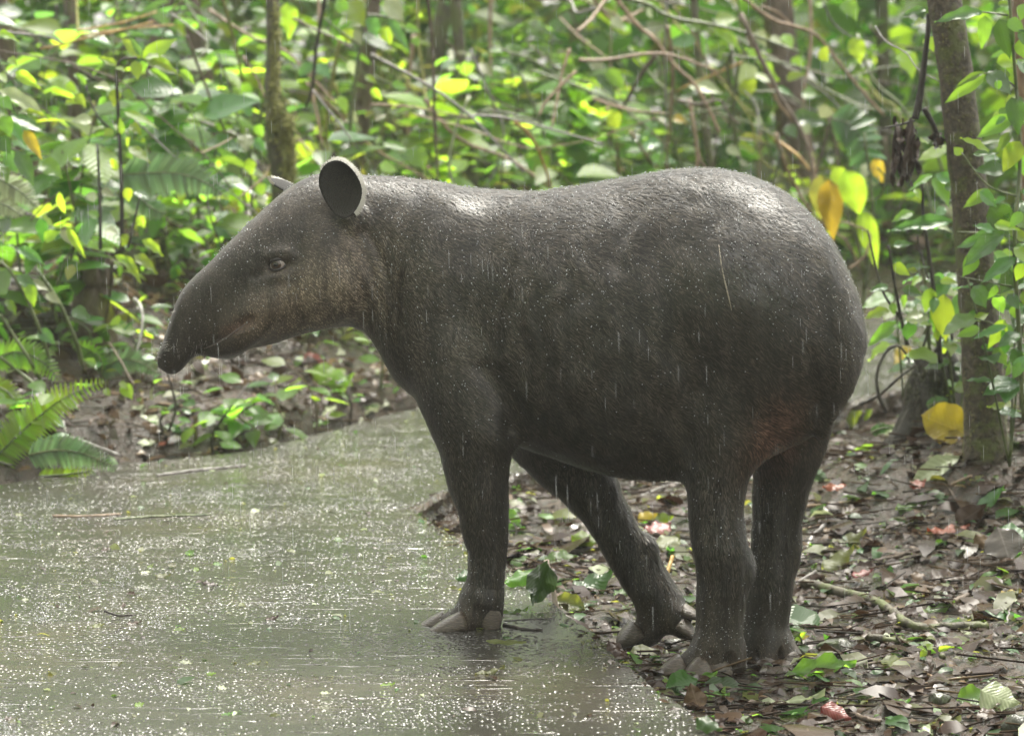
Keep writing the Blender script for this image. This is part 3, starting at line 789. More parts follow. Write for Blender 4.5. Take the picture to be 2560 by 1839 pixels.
# --- hooves
t = NT('hoof_horn'); oc = t.coord()
n1 = t.noise(t.scalev(oc, (1, 1, 6)), 90.0, 4)
c = t.ramp(n1, [(0.3, (.026, .018, .012)), (0.52, (.062, .046, .031)), (0.72, (.14, .11, .08))])
M_HOOF = t.done(t.principled(c, .32, t.bump(n1, .6, .004), .6))
def hoof(base, tip, w, h, up=(0, 0, 1)):
    w *= 1.22; h *= 1.28
    """horn cap: a rounded wedge from its root to its tip, flat below"""
    base = Vector(base); tip = Vector(tip); d = (tip - base); L = d.length; d.normalize()
    up = Vector(up); sd_ = d.cross(up).normalized(); up = sd_.cross(d).normalized()
    vs = []; fs = []; NS, NA = 9, 16
    for i in range(NS + 1):
        s_ = i / NS; wd = w * (1 - s_ ** 2.6) ** .5 * (0.92 + .16 * math.sin(math.pi * s_)) + 1e-4; hg = h * ((1 - s_) ** .75 * .86 + .14 * (1 - s_ ** 4)) + 2e-4
        for k in range(NA):
            th = 2 * math.pi * k / NA; y = math.sin(th)
            yy = y * hg if y > 0 else max(y * .5, -.30) * h
            vs.append(base + d * (L * s_) + sd_ * (math.cos(th) * wd) + up * yy)
    for i in range(NS):
        for k in range(NA):
            fs.append([i * NA + k, i * NA + (k + 1) % NA, (i + 1) * NA + (k + 1) % NA, (i + 1) * NA + k])
    fs.append(list(range(NA))[::-1]); fs.append([NS * NA + k for k in range(NA)])
    return link('hoof', mesh_np('hoof', [tuple(q_ - base_t) for q_ in vs], fs), M_HOOF, tapir)
hoof(P(1112, 1554, 6.86), P(1040, 1571, 6.85), .022, .021)
hoof(P(1160, 1560, 6.81), P(1070, 1581, 6.785), .025, .026)
hoof(P(1226, 1530, 6.815), P(1228, 1585, 6.795), .020, .016, (0.1, -1, 0.0))
hoof(P(1592, 1580, 7.115), P(1545, 1612, 7.09), .030, .026)
hoof(P(1708, 1530, 7.095), P(1752, 1543, 7.08), .020, .018)
hoof(P(1700, 1562, 7.08), P(1742, 1594, 7.06), .021, .018)
hoof(P(1706, 1668, 6.755), P(1636, 1694, 6.735), .027, .026)
hoof(P(1758, 1672, 6.725), P(1716, 1702, 6.69), .026, .025)
hoof(P(1972, 1652, 6.985), P(1996, 1672, 6.965), .024, .022)
hoof(P(1800, 1668, 6.75), P(1796, 1697, 6.72), .024, .020, (0, -1, .3))
hoof(P(1862, 1660, 7.00), P(1838, 1682, 6.98), .024, .022)
hoof(P(1915, 1662, 6.97), P(1918, 1688, 6.945), .024, .020, (0, -1, .3))
# the long pale scratch on the haunch, laid on as a thin tube
mb = MB(); sc = [(1797, 612), (1803, 660), (1811, 700), (1822, 745), (1829, 776)]
mb.tube([P(a, b, surf_at(a, b) - .004) - base_t for a, b in sc], [.0006, .0013, .0017, .0017, .0006], 5)
mb.build('pale_scratch', simple('straw', (.30, .26, .20), .5), tapir)

# whiskers on the snout and chin
hv = []; hf = []
for k in range(80):
    if k < 30: x, y = random.uniform(402, 440), random.uniform(770, 900); d = Vector((-1, random.uniform(-.6, .2), random.uniform(-.3, .3)))
    elif k < 60: x, y = random.uniform(440, 520), random.uniform(840, 900); d = Vector((random.uniform(-.5, .3), -.5, -1))
    else: x, y = random.uniform(440, 700), random.uniform(690, 850); d = Vector((random.uniform(-1, .2), -1, random.uniform(-.6, .3)))
    Yw = surf_at(x, y)
    if Yw >= 6.9: continue
    p0 = P(x, y, Yw); d.normalize(); L = random.uniform(.006, .016); s_ = d.orthogonal().normalized() * .00028
    b0 = len(hv); hv += [p0 - s_ - base_t, p0 + s_ - base_t, p0 + d * L - base_t]; hf.append([b0, b0 + 1, b0 + 2])
o = link('whiskers', mesh_np('whiskers', [tuple(q_) for q_ in hv], hf, False), M_EARHAIR, tapir); o['kind'] = 'stuff'

# pale wet edge of the lip along the mouth slit
lp = spline([Vector((x_ * S, y_ * S, 0)) for x_, y_ in ((452, 772), (476, 762), (504, 746), (530, 727), (548, 714))], 6)
lp = [P(q_.x, q_.y, surf_at(q_.x, q_.y) - .0006) - base_t for q_ in lp]; m = len(lp)
mb = MB(); mb.tube(lp, [.0022 * math.sin(math.pi * (i + .6) / (m + .2)) ** .5 for i in range(m)], 6, wob=.12); mb.build('lip', simple('lip_skin', (.115, .092, .078), .3, .6, 200, .6, .3, 400), tapir)

# ------------------------------------------------------------------ leaves: meshes and materials
def leaf_mat(name, base, trans, rough=0.24, tw=0.5, dark=None, var=0.35, spec=0.6):
    t = NT(name)
    oi = t.n('ShaderNodeObjectInfo'); ge = t.n('ShaderNodeNewGeometry')
    rnd = t.math('FRACT', t.math('ADD', oi.outputs['Random'], ge.outputs['Random Per Island']))
    uv = t.n('ShaderNodeSeparateXYZ'); t.set(uv.inputs[0], t.coord('UV'))
    au = t.math('ABSOLUTE', t.math('SUBTRACT', uv.outputs[0], 0.5))
    rib = t.ramp(au, [(0.0, (1, 1, 1)), (0.028, (0, 0, 0))])
    vein = t.math('SINE', t.math('MULTIPLY', t.math('SUBTRACT', uv.outputs[1], t.math('MULTIPLY', au, 0.7)), 62.0))
    val = t.maprange(rnd, 0.0, 1.0, 1.0 - var, 1.0 + var)
    nz = t.noise(t.coord('Object'), 9.0, 2)
    b = t.mix(t.maprange(nz, 0.35, 0.7, 0.0, 0.65), base, dark if dark else tuple(x * 0.55 for x in base))
    b = t.mix(t.math('MULTIPLY', rib, 0.6), b, tuple(min(1, x * 1.8 + .03) for x in base))
    hv = t.n('ShaderNodeHueSaturation'); t.set(hv.inputs['Color'], b); t.set(hv.inputs['Value'], val)
    t.set(hv.inputs['Hue'], t.maprange(rnd, 0.0, 1.0, 0.488, 0.512))
    ht = t.n('ShaderNodeHueSaturation'); t.set(ht.inputs['Color'], trans); t.set(ht.inputs['Value'], val)
    t.set(ht.inputs['Hue'], t.maprange(rnd, 0.0, 1.0, 0.485, 0.512))
    nm = t.bump(vein, 0.16 if spec > 0.55 else 0.05, 0.010)
    pr = t.principled(hv.outputs[0], rough, nm, spec)
    tr = t.n('ShaderNodeBsdfTranslucent'); t.set(tr.inputs['Color'], ht.outputs[0])
    mx = t.n('ShaderNodeMixShader'); mx.inputs[0].default_value = tw
    t.t.links.new(pr, mx.inputs[1]); t.t.links.new(tr.outputs[0], mx.inputs[2])
    return t.done(mx.outputs[0])
LM = {
 'fresh': leaf_mat('leaf_fresh', (.078, .170, .024), (.34, .64, .050), .30, .57),
 'lime': leaf_mat('leaf_lime', (.130, .218, .020), (.54, .78, .045), .34, .60),
 'deep': leaf_mat('leaf_deep', (.034, .090, .018), (.12, .30, .030), .22, .48),
 'gloss': leaf_mat('leaf_gloss', (.050, .120, .038), (.20, .42, .07), .13, .38),
 'olive': leaf_mat('leaf_olive', (.105, .120, .028), (.36, .38, .05), .32, .5),
 'yellow': leaf_mat('leaf_yellow', (.34, .25, .022), (.70, .52, .04), .3, .45, (.22, .14, .02)),
 'pale': leaf_mat('leaf_pale', (.30, .34, .20), (.40, .46, .22), .3, .35, (.20, .24, .12)),
 'brown': leaf_mat('leaf_brown', (.038, .022, .013), (.06, .03, .014), .27, .15, (.016, .010, .007), spec=.18),
 'tan': leaf_mat('leaf_tan', (.105, .068, .038), (.14, .085, .04), .22, .2, (.050, .031, .018), spec=.2),
 'red': leaf_mat('leaf_red', (.22, .040, .016), (.35, .05, .02), .28, .2, (.10, .025, .012)),
 'silver': leaf_mat('leaf_silver', (.115, .10, .085), (.15, .13, .10), .16, .15, (.07, .06, .05), spec=.5),
 'fernpale': leaf_mat('fern_pale', (.085, .160, .070), (.26, .42, .16), .3, .5),
}
def profile(shape, v):
    if shape == 'lance': return 0.155 * math.sin(math.pi * min(1, v * 1.0)) ** 0.8 * (1.06 - 0.35 * v)
    if shape == 'ovate': return 0.36 * (math.sin(math.pi * v ** 0.72)) ** 0.9 * (1.0 - 0.32 * v)
    if shape == 'drip': return 0.30 * (math.sin(math.pi * min(1, v ** 0.78 * 1.02))) ** 0.85 * (1 - .2 * v) if v < .82 else 0.30 * max(0, (1 - v) / .18) ** 1.7 * .40
    if shape == 'pinna': return 0.095 * (1 - v ** 2.2) ** .8
    if shape == 'blade': return 0.055 * math.sin(math.pi * (0.08 + 0.92 * v)) ** 0.5
    return 0.27 * math.sin(math.pi * v) ** 0.8                      # ellip
_leafcache = {}
def leaf_mesh(shape, mat, var=0, lod=0):
    key = (shape, mat, var, lod)
    if key in _leafcache: return _leafcache[key]
    rs = random.Random(hash((shape, var, lod)) % 9973 + var * 131)
    nl = (9, 5)[lod]; ac = ((-1, -.5, 0, .5, 1), (-1, 0, 1))[lod]
    fold = rs.uniform(.12, .40); bend = rs.uniform(.12, .55)
    if var >= 3: fold = rs.uniform(-.5, .6); bend = rs.uniform(-.7, .8)
    wav = rs.uniform(.01, .045) * (2.2 if var >= 3 else 1) * (0 if lod else 1); tw = rs.uniform(-.3, .3)
    vs = []; uvs = []
    for i in range(nl + 1):
        v = i / nl; w = max(profile(shape, v), 0.004); y = v - .5 * bend * bend * v * v * .4; z0 = -.45 * bend * v * v + .12 * bend * v
        for a in ac:
            x = a * w; z = z0 + abs(x) * fold + wav * math.sin(v * 16 + a * 2) * abs(a) + x * tw * v
            vs.append((x, y, z)); uvs.append((.5 + .5 * a * (w / .3), v))
    m = len(ac); fs = [[i * m + k, i * m + k + 1, (i + 1) * m + k + 1, (i + 1) * m + k] for i in range(nl) for k in range(m - 1)]
    me = mesh_np('leaf', vs, fs)
    ul = me.uv_layers.new(name='UVMap')
    for lp in me.loops: ul.data[lp.index].uv = uvs[lp.vertex_index]
    me.materials.append(LM[mat]); _leafcache[key] = me
    return me
def orient(o, base, tip, nrm, origin, wide=1.0):
    d = tip - base; L = d.length
    if L < 1e-5: L = 1e-5
    y = d / L; z = nrm - y * nrm.dot(y)
    if z.length < 1e-4: z = y.orthogonal()
    z.normalize(); x = y.cross(z)
    o.matrix_local = Matrix.Translation(base - origin) @ Matrix((x, y, z)).transposed().to_4x4() @ Matrix.Diagonal((L * wide, L, L, 1))
def leaf(parent, origin, base, tip, nrm, shape, mat, wide=1.0, lod=0, name='leaf', curl=False):
    me = leaf_mesh(shape, mat, random.randrange(3) + (3 if curl else 0), lod)
    o = bpy.data.objects.new(name, me); COL.objects.link(o)
    if parent is not None: o.parent = parent
    orient(o, Vector(base), Vector(tip), Vector(nrm), Vector(origin), wide)
    return o
W0 = {'ellip': .54, 'lance': .27, 'ovate': .62, 'drip': .54, 'pinna': .19, 'blade': .11}
def leafpx(parent, origin, b, t_, wpx, Y, shape, mat, dY=None, lod=0):
    """leaf between two photo points at depth Y; its tip comes dY nearer or farther"""
    if dY is None: dY = random.uniform(-.05, .03)
    B = P(b[0], b[1], Y); T = P(t_[0], t_[1], Y + dY); L = (T - B).length
    n = Vector((random.uniform(-.35, .35), -random.uniform(.55, 1.0), random.uniform(.35, .8)))
    return leaf(parent, origin, B, T, n, shape, mat, max(.35, min(2.4, wpx * pxm(Y) / (W0[shape] * L))) * 1.15, lod)

def bark(name, c1, c2, c3, scale=30, rough=.6, moss=None, zs_=.45):
    t = NT(name); oc = t.pos()
    n1 = t.noise(t.scalev(oc, (1, 1, zs_)), scale, 4, .65); c = t.ramp(n1, [(.32, c1), (.52, c2), (.7, c3)])
    if moss:
        m = t.noise(oc, 14.0, 3, .6); c = t.mix(t.ramp(m, [(moss[1], (0, 0, 0)), (moss[1] + .1, (1, 1, 1))]), c, moss[0])
    return t.done(t.principled(c, rough, t.bump(n1, .9, .012), .5))
BK = {
 'brown': bark('bark_brown', (.045, .032, .022), (.100, .072, .050), (.170, .130, .095)),
 'grey': bark('bark_grey', (.090, .080, .074), (.180, .165, .155), (.290, .270, .260), rough=.35),
 'dark': bark('bark_dark', (.014, .012, .009), (.032, .026, .020), (.065, .054, .042)),
 'tan': bark('bark_tan', (.130, .085, .050), (.230, .155, .095), (.340, .245, .160), rough=.4),
 'amber': bark('stalk_amber', (.200, .115, .030), (.360, .220, .060), (.480, .320, .110), rough=.4),
 'green': bark('stem_green', (.040, .060, .018), (.085, .110, .035), (.150, .170, .070), rough=.35),
 'mossy': bark('bark_mossy', (.036, .032, .020), (.075, .066, .040), (.130, .118, .072), moss=((.085, .100, .030), .47)),
 'moss': bark('moss_yellow', (.075, .082, .016), (.170, .175, .035), (.300, .290, .075), scale=70, rough=.8),
 'trunk': bark('bark_trunk', (.026, .020, .013), (.070, .054, .035), (.125, .100, .066), scale=60, moss=((.085, .095, .028), .50), zs_=.9),
 'pale': bark('twig_pale', (.24, .22, .21), (.40, .38, .37), (.55, .53, .52), rough=.3),
}
def stick_pts(pts, Y, dY=0.0):
    n = len(pts); return [P(a, b, (Y[i] if isinstance(Y, (list, tuple)) else Y + dY * i / max(1, n - 1))) for i, (a, b) in enumerate(pts)]
def stick(name, label, cat, pts3, r0, r1, mat, group=None, wob=.07, per=5, n=8):
    pp = spline(pts3, per); m = len(pp); mb = MB()
    jit = [Vector((random.gauss(0, 1), random.gauss(0, 1), random.gauss(0, 1))) * (r0 * .12) for _ in pp]
    mb.tube([p + j for p, j in zip(pp, jit)], [r0 + (r1 - r0) * i / (m - 1) for i in range(m)], n, wob=wob)
    o = mb.build(name, BK[mat] if isinstance(mat, str) else mat, origin=pp[0])
    return tag(o, label, cat, group)

_GY = np.arange(4.5, 22, .01)
def GT(px, py):
    """where a viewing ray meets the path or the forest floor"""
    d = FWD + Vector((1, 0, 0)) * ((px - CX) / FPX) + UPV * ((CY - py) / FPX)
    x = d.x / d.y * _GY; z = HC + d.z / d.y * _GY
    c = np.where(z < .7)[0]
    if len(c):
        xs_, ys_ = x[c], _GY[c]
        gz = np.where(poly_inside(xs_, ys_, PATH_POLY), 0.0, height(xs_, ys_)); h = np.where(z[c] <= gz)[0]
        if len(h): i = c[h[0]]; return Vector((x[i], _GY[i], float(gz[h[0]])))
    return CAM + d * (12 / d.y)

# ------------------------------------------------------------------ the slender tree with its sapling, the stump and their plants
YT = 8.45
tr_pts = [(2350, -120), (2361, 0), (2387, 166), (2406, 331), (2425, 497), (2442, 718), (2455, 900), (2464, 1060), (2468, 1165)]
tree = empty('slender_tree', P(2464, 1160, YT))
tag(tree, 'slender mossy brown tree trunk rising from the mound behind the tapir', 'tree')
pp = [P(a, b, YT) for a, b in tr_pts[::-1]]; pp[0].z -= .06
top = pp[-1]; pp += [top + Vector((-.06, .05, .7)), top + Vector((-.08, .12, 1.5)), top + Vector((0, .2, 2.4))]
pp = spline(pp, 6); m = len(pp); rr = np.interp(np.linspace(0, 1, m), [0, .03, .10, .35, .7, 1], [.085, .068, .060, .051, .046, .03])
mb = MB(); mb.tube([p - tree.location for p in pp], list(rr), 18, wob=.045); mb.build('trunk', BK['trunk'], tree)
# moss tufts on the trunk's edges
hv = []; hf = []
for k in range(6000):
    i = random.randrange(0, int(m * .62)); a = random.uniform(0, 2 * math.pi); c0 = pp[i].lerp(pp[i + 1], random.random()) - tree.location
    if random.random() > .25 + .75 * (mnoise.noise(Vector((math.cos(a) * 1.2, math.sin(a) * 1.2, c0.z * 5))) + .35): continue
    d = Vector((math.cos(a), math.sin(a), 0)); p0 = c0 + d * rr[i] * .98; L = random.uniform(.003, .010); sd_ = Vector((-d.y, d.x, 0)) * .0016
    b0 = len(hv); hv += [p0 - sd_, p0 + sd_, p0 + d * L + Vector((random.gauss(0, .003), random.gauss(0, .003), random.gauss(0, .004)))]; hf.append([b0, b0 + 1, b0 + 2])
o = link('moss', mesh_np('moss', [tuple(q) for q in hv], hf, False), BK['moss'], tree); o['kind'] = 'stuff'

def crown(parent, origin, centre, rad, n, L, mats=('deep', 'fresh')):
    """joined leaves of a crown above the picture"""
    vs = []; fs = []
    for k in range(n):
        d = Vector((random.gauss(0, 1), random.gauss(0, 1), random.gauss(0, .6))); d = d.normalized() * rad * random.random() ** .4
        b = centre + d; dr = Vector((random.uniform(-1, 1), random.uniform(-1, 1), random.uniform(-.7, .2))).normalized(); s_ = dr.orthogonal().normalized()
        l = L * random.uniform(.6, 1.3); i0 = len(vs)
        vs += [b - origin, b + dr * l * .5 + s_ * l * .22 - origin, b + dr * l - origin, b + dr * l * .5 - s_ * l * .22 - origin]; fs.append([i0, i0 + 1, i0 + 2, i0 + 3])
    me = mesh_np('crown', [tuple(q) for q in vs], fs, False); me.uv_layers.new(name='UVMap')
    o = link('crown', me, LM[mats[0]], parent); o['kind'] = 'stuff'; return o
crown(tree, tree.location, pp[-1] + Vector((0, 0, .2)), .8, 260, .16)

def gnarl(pts, radii, name, mat, parent, amt=.34, n=40, seed=0.0):
    """a trunk with ridges, hollows and a broken top"""
    vs = []; fs = []; m = len(pts)
    for i, p in enumerate(pts):
        for k in range(n):
            a = 2 * math.pi * k / n; q = Vector((math.cos(a) * 2.2, math.sin(a) * 2.2, p.z * 5 + seed))
            r = radii[i] * (1 + amt * mnoise.noise(q) + amt * .55 * mnoise.noise(q * 2.7) + amt * .3 * mnoise.noise(q * 6.0))
            top_ = .035 * mnoise.noise(Vector((math.cos(a) * 3, math.sin(a) * 3, seed))) * (i / m) ** 4 * 2
            vs.append(Vector((p.x + math.cos(a) * r, p.y + math.sin(a) * r, p.z + top_)))
    for i in range(m - 1):
        for k in range(n): fs.append([i * n + k, i * n + (k + 1) % n, (i + 1) * n + (k + 1) % n, (i + 1) * n + k])
    c = len(vs); vs.append(pts[-1] - Vector((0, 0, .05)))
    for k in range(n): fs.append([(m - 1) * n + k, (m - 1) * n + (k + 1) % n, c])
    return link(name, mesh_np(name, [tuple(v) for v in vs], fs), mat, parent)
# dark stump with arching roots and epiphytes left of the tree
st0 = P(2330, 1035, 8.95); stump = empty('rotten_stump', st0); tag(stump, 'dark rotten tree stump wrapped in thin roots beside the slender tree', 'stump')
sp = [Vector((0, 0, -.12)), Vector((.005, 0, 0)), Vector((0, 0, .06)), Vector((.01, 0, .13)), Vector((.0, 0, .175))]
gnarl(spline(sp, 8), np.interp(np.linspace(0, 1, 33), [0, .3, .7, 1], [.13, .085, .068, .050]), 'stump_body', BK['dark'], stump)
for pl, r0 in (([(2216, 1030), (2196, 985), (2193, 930), (2215, 880), (2243, 864), (2262, 880), (2274, 905)], .0055), ([(2150, 1010), (2200, 985), (2240, 950), (2285, 915)], .006), ([(2300, 900), (2310, 860), (2330, 800)], .005), ([(2330, 895), (2350, 850), (2362, 780)], .006), ([(2375, 905), (2380, 840), (2378, 770)], .007), ([(2280, 1060), (2290, 1000), (2300, 930)], .008), ([(2360, 1060), (2352, 1000), (2350, 920)], .008)):
    q = spline([P(a, b, 8.92 + .03 * random.random()) - st0 for a, b in pl], 5); mb = MB(); mb.tube(q, list(np.linspace(r0, r0 * .6, len(q))), 7, wob=.1); mb.build('root', BK['dark'], stump)
hv = []; hf = []
for k in range(3200):
    a = random.uniform(0, 2 * math.pi); h = random.uniform(-.12, .14); d = Vector((math.cos(a), math.sin(a), .2)); p0 = d * (.075 + .03 * max(0, -h * 8)) + Vector((0, 0, h)); L = random.uniform(.004, .014); sd_ = Vector((-d.y, d.x, 0)) * .002
    b0 = len(hv); hv += [p0 - sd_, p0 + sd_, p0 + d * L + Vector((0, 0, random.gauss(0, .006)))]; hf.append([b0, b0 + 1, b0 + 2])
o = link('moss', mesh_np('moss', [tuple(q) for q in hv], hf, False), BK['mossy'], stump); o['kind'] = 'stuff'

C8 = lambda x, y: (2050 + x / 1.81, y / 1.81)
def shrub(name, label, stems, leaves, Y, conv, group=None, cat='shrub', smat='green', shapes=('ovate', 'drip')):
    """stems: (list of crop points, px radius); leaves: (base, tip, width px in the crop, material)"""
    s0 = stems[0][0][0]; root = P(*conv(*s0), Y); e_ = empty(name, root); tag(e_, label, cat, group)
    for pl, r in stems:
        q = spline([P(*conv(*p), Y + random.uniform(-.02, .02)) - root for p in pl], 5); mb = MB(); mb.tube(q, list(np.linspace(r, r * .55, len(q)) * pxm(Y)), 7); mb.build('stem', BK[smat] if isinstance(smat, str) else smat, e_)
    k = conv(1000, 0)[0] - conv(999, 0)[0]
    for (b, t_, w, mt) in leaves:
        leafpx(e_, root, conv(*b), conv(*t_), w * k, Y + random.uniform(-.06, .04), random.choice(shapes), mt)
    return e_
# the leafy shrub in front of the tree, at the picture's right edge
shrub('leafy_shrub', 'tall glossy green shrub hanging over the slender tree at the right edge', [([(923, 1900), (900, 1500), (880, 1100), (905, 700), (880, 300), (850, -80)], 7), ([(905, 890), (760, 840), (640, 690)], 3), ([(900, 1020), (780, 1050), (620, 1050)], 3), ([(890, 400), (800, 330), (740, 335)], 3), ([(850, 70), (780, 60), (720, 55)], 3), ([(895, 1300), (780, 1280), (620, 1250)], 3), ([(905, 1560), (820, 1480), (700, 1440)], 3)],
 [((735, 58), (520, 85), 42, 'gloss'), ((745, 70), (735, 225), 60, 'fresh'), ((810, 85), (865, 270), 85, 'deep'), ((850, 90), (930, 150), 60, 'fresh'), ((750, 335), (558, 470), 52, 'fresh'), ((742, 328), (600, 395), 30, 'fresh'), ((760, 325), (870, 425), 90, 'gloss'), ((800, 285), (905, 270), 62, 'lime'), ((872, 530), (705, 622), 70, 'fresh'), ((865, 440), (905, 610), 80, 'deep'), ((765, 685), (640, 618), 52, 'lime'), ((690, 700), (815, 690), 26, 'gloss'), ((640, 700), (605, 665), 40, 'lime'), ((770, 858), (645, 940), 48, 'fresh'), ((720, 868), (805, 935), 60, 'gloss'), ((765, 930), (905, 1090), 110, 'deep'), ((835, 1048), (628, 1205), 80, 'gloss'), ((825, 1058), (615, 1112), 62, 'gloss'), ((705, 1150), (648, 1250), 62, 'fresh'), ((885, 1168), (725, 1275), 70, 'gloss'), ((690, 1295), (765, 1395), 80, 'gloss'), ((905, 1200), (815, 1330), 90, 'gloss'), ((850, 1330), (905, 1400), 60, 'deep'), ((700, 1445), (765, 1415), 40, 'lime'), ((835, 1445), (760, 1585), 60, 'lime'), ((845, 1475), (685, 1530), 30, 'gloss'), ((905, 640), (825, 780), 80, 'lime'), ((890, 700), (935, 800), 70, 'fresh'), ((905, 1510), (800, 1560), 60, 'deep'), ((880, 1010), (940, 960), 60, 'gloss'), ((890, 290), (940, 330), 70, 'deep'), ((900, 1100), (950, 1200), 80, 'fresh'), ((900, 180), (935, 270), 70, 'fresh'), ((860, 600), (800, 690), 40, 'fresh'), ((790, 1050), (700, 1010), 44, 'gloss'), ((915, 1620), (830, 1700), 60, 'fresh'), ((890, 1680), (940, 1600), 60, 'gloss'), ((800, 1290), (760, 1360), 34, 'fresh')], 8.15, C8)
def extra_leaves(e_, boxes, n, Y, mats, lo=60, hi=150):
    """more leaves on a plant's twigs, inside crop boxes"""
    for k in range(n):
        x0, y0, x1, y1 = random.choice(boxes); x = random.uniform(x0, x1); y = random.uniform(y0, y1); a = random.choice([random.gauss(2.5, .5), random.gauss(.5, .5), random.gauss(1.5, .3)]); L = random.uniform(lo, hi)
        leafpx(e_, e_.location, C8(x, y), C8(x + math.cos(a) * L, y + math.sin(a) * L * .7), L * random.uniform(.36, .5) / 1.81, Y + random.uniform(-.15, .25), random.choice(['ovate', 'drip']), random.choice(mats))
extra_leaves(bpy.data.objects['leafy_shrub'], [(790, 0, 930, 500), (830, 450, 930, 1000), (780, 900, 930, 1700), (700, 1100, 930, 1600)], 64, 8.2, ['gloss', 'fresh', 'fresh', 'deep', 'gloss', 'lime'])
# the thinner sapling left of the trunk
shrub('sapling', 'thin dark stemmed sapling with drooping glossy leaves left of the slender trunk', [([(545, 1640), (530, 1450), (510, 1280), (485, 1100), (468, 990), (462, 830)], 7), ([(395, 1560), (375, 1480), (340, 1300), (310, 1110)], 6), ([(365, 1440), (290, 1330), (250, 1200), (215, 1040)], 4), ([(490, 1260), (455, 1150), (440, 1060)], 3)],
 [((515, 800), (592, 935), 80, 'fresh'), ((510, 790), (400, 858), 36, 'fresh'), ((520, 790), (685, 872), 60, 'gloss'), ((595, 1000), (305, 1035), 56, 'gloss'), ((480, 990), (600, 1045), 52, 'pale'), ((600, 992), (725, 1045), 46, 'gloss'), ((500, 1300), (478, 1425), 60, 'fresh'), ((592, 1268), (478, 1385), 62, 'gloss'), ((560, 1330), (560, 1565), 95, 'lime'), ((530, 1362), (518, 1510), 60, 'fresh'), ((620, 1330), (645, 1470), 60, 'gloss'), ((370, 1310), (475, 1330), 48, 'gloss'), ((375, 1225), (495, 1198), 42, 'gloss'), ((315, 1408), (192, 1432), 52, 'lime'), ((345, 1460), (212, 1562), 54, 'fresh'), ((400, 1460), (402, 1545), 70, 'deep'), ((470, 1420), (380, 1430), 44, 'pale'), ((330, 1110), (420, 1100), 34, 'gloss'), ((560, 1240), (500, 1290), 40, 'gloss'), ((480, 640), (455, 636), 40, 'lime'), ((485, 95), (425, 105), 36, 'lime'), ((485, 40), (365, 65), 34, 'gloss'), ((475, 170), (520, 230), 60, 'lime')], 8.62, C8, smat='dark')
extra_leaves(bpy.data.objects['sapling'], [(380, 780, 600, 1100), (430, 1150, 620, 1500), (300, 1180, 460, 1500)], 26, 8.65, ['gloss', 'fresh', 'gloss', 'lime'], 50, 110)
# dead leaf stalk and shrivelled leaves hanging beside the trunk
dl = empty('dead_hanging_leaf', P(*C8(490, 120), 8.5)); tag(dl, 'shrivelled brown dead leaf hanging from a dark stalk left of the slender trunk', 'dead leaf')
mb = MB(); q = spline([P(*C8(*p), 8.5) - dl.location for p in ((492, 60), (488, 150), (470, 300), (455, 420), (430, 540))], 5); mb.tube(q, list(np.linspace(.006, .011, len(q)) ), 8, wob=.06); mb.build('stalk', BK['dark'], dl)
mb = MB(); q = spline([P(*C8(*p), 8.5) - dl.location for p in ((470, 490), (510, 560), (540, 640))], 5); mb.tube(q, list(np.linspace(.009, .006, len(q))), 7); mb.build('stalk', BK['dark'], dl)
mb = MB(); q = spline([P(*C8(*p), 8.48) - dl.location for p in ((430, 545), (360, 565), (280, 582))], 4); mb.tube(q, list(np.linspace(.004, .0025, len(q))), 6); mb.build('stalk', BK['dark'], dl)
M_DEAD = bark('dead_leaf', (.022, .013, .010), (.055, .033, .025), (.105, .068, .052), scale=60, rough=.5)
for k in range(26):
    x0 = 435 - 100 * random.random() ** 1.2 if k < 20 else random.uniform(505, 545); y0 = 520 + random.uniform(0, 90) if k < 20 else 600
    L = random.uniform(140, 290) if k < 20 else random.uniform(60, 130)
    x1 = x0 + (random.uniform(-50, 40) if k < 20 else random.uniform(-15, 15)); y1 = min(y0 + L, 845) if k < 20 else y0 + L * .6
    wv = random.uniform(-14, 14)
    pl = [P(*C8(a, b), 8.5 + random.uniform(-.035, .035)) - dl.location for a, b in ((x0, y0), (x0 * .6 + x1 * .4 + wv, y0 * .6 + y1 * .4), (x0 * .2 + x1 * .8 - wv, y0 * .2 + y1 * .8), (x1, y1))]
    q = spline(pl, 4); vs = []; fs = []
    for i, p in enumerate(q):
        w_ = .009 * math.sin(math.pi * (i + 1) / (len(q) + 1)) + .0015; an = i * .5 + k; s_ = Vector((math.cos(an), math.sin(an) * .8, .1)) * w_
        vs += [p - s_, p + Vector((0, -.004, 0)), p + s_]
        if i: b0 = 3 * i; fs += [[b0 - 3, b0 - 2, b0 + 1, b0], [b0 - 2, b0 - 1, b0 + 2, b0 + 1]]
    link('leaf_strip', mesh_np('leaf_strip', [tuple(v) for v in vs], fs), M_DEAD, dl)

# second trunk cut by the right edge
e_ = empty('edge_tree', P(2572, 900, 9.6)); e_.location.z = hz(e_.location.x, 9.6); tag(e_, 'bare brown trunk cut off by the right edge of the picture', 'tree')
q = spline([e_.location + Vector((.03, 0, -.1)), P(2580, 500, 9.6), P(2558, 200, 9.6), P(2548, 0, 9.6), P(2545, -300, 9.6), P(2545, -300, 9.6) + Vector((0, 0, 2.2))], 6)
mb = MB(); mb.tube([p - e_.location for p in q], list(np.linspace(.035, .02, len(q))), 10, wob=.05); mb.build('trunk', BK['tan'], e_); crown(e_, e_.location, q[-1], .8, 160, .18)

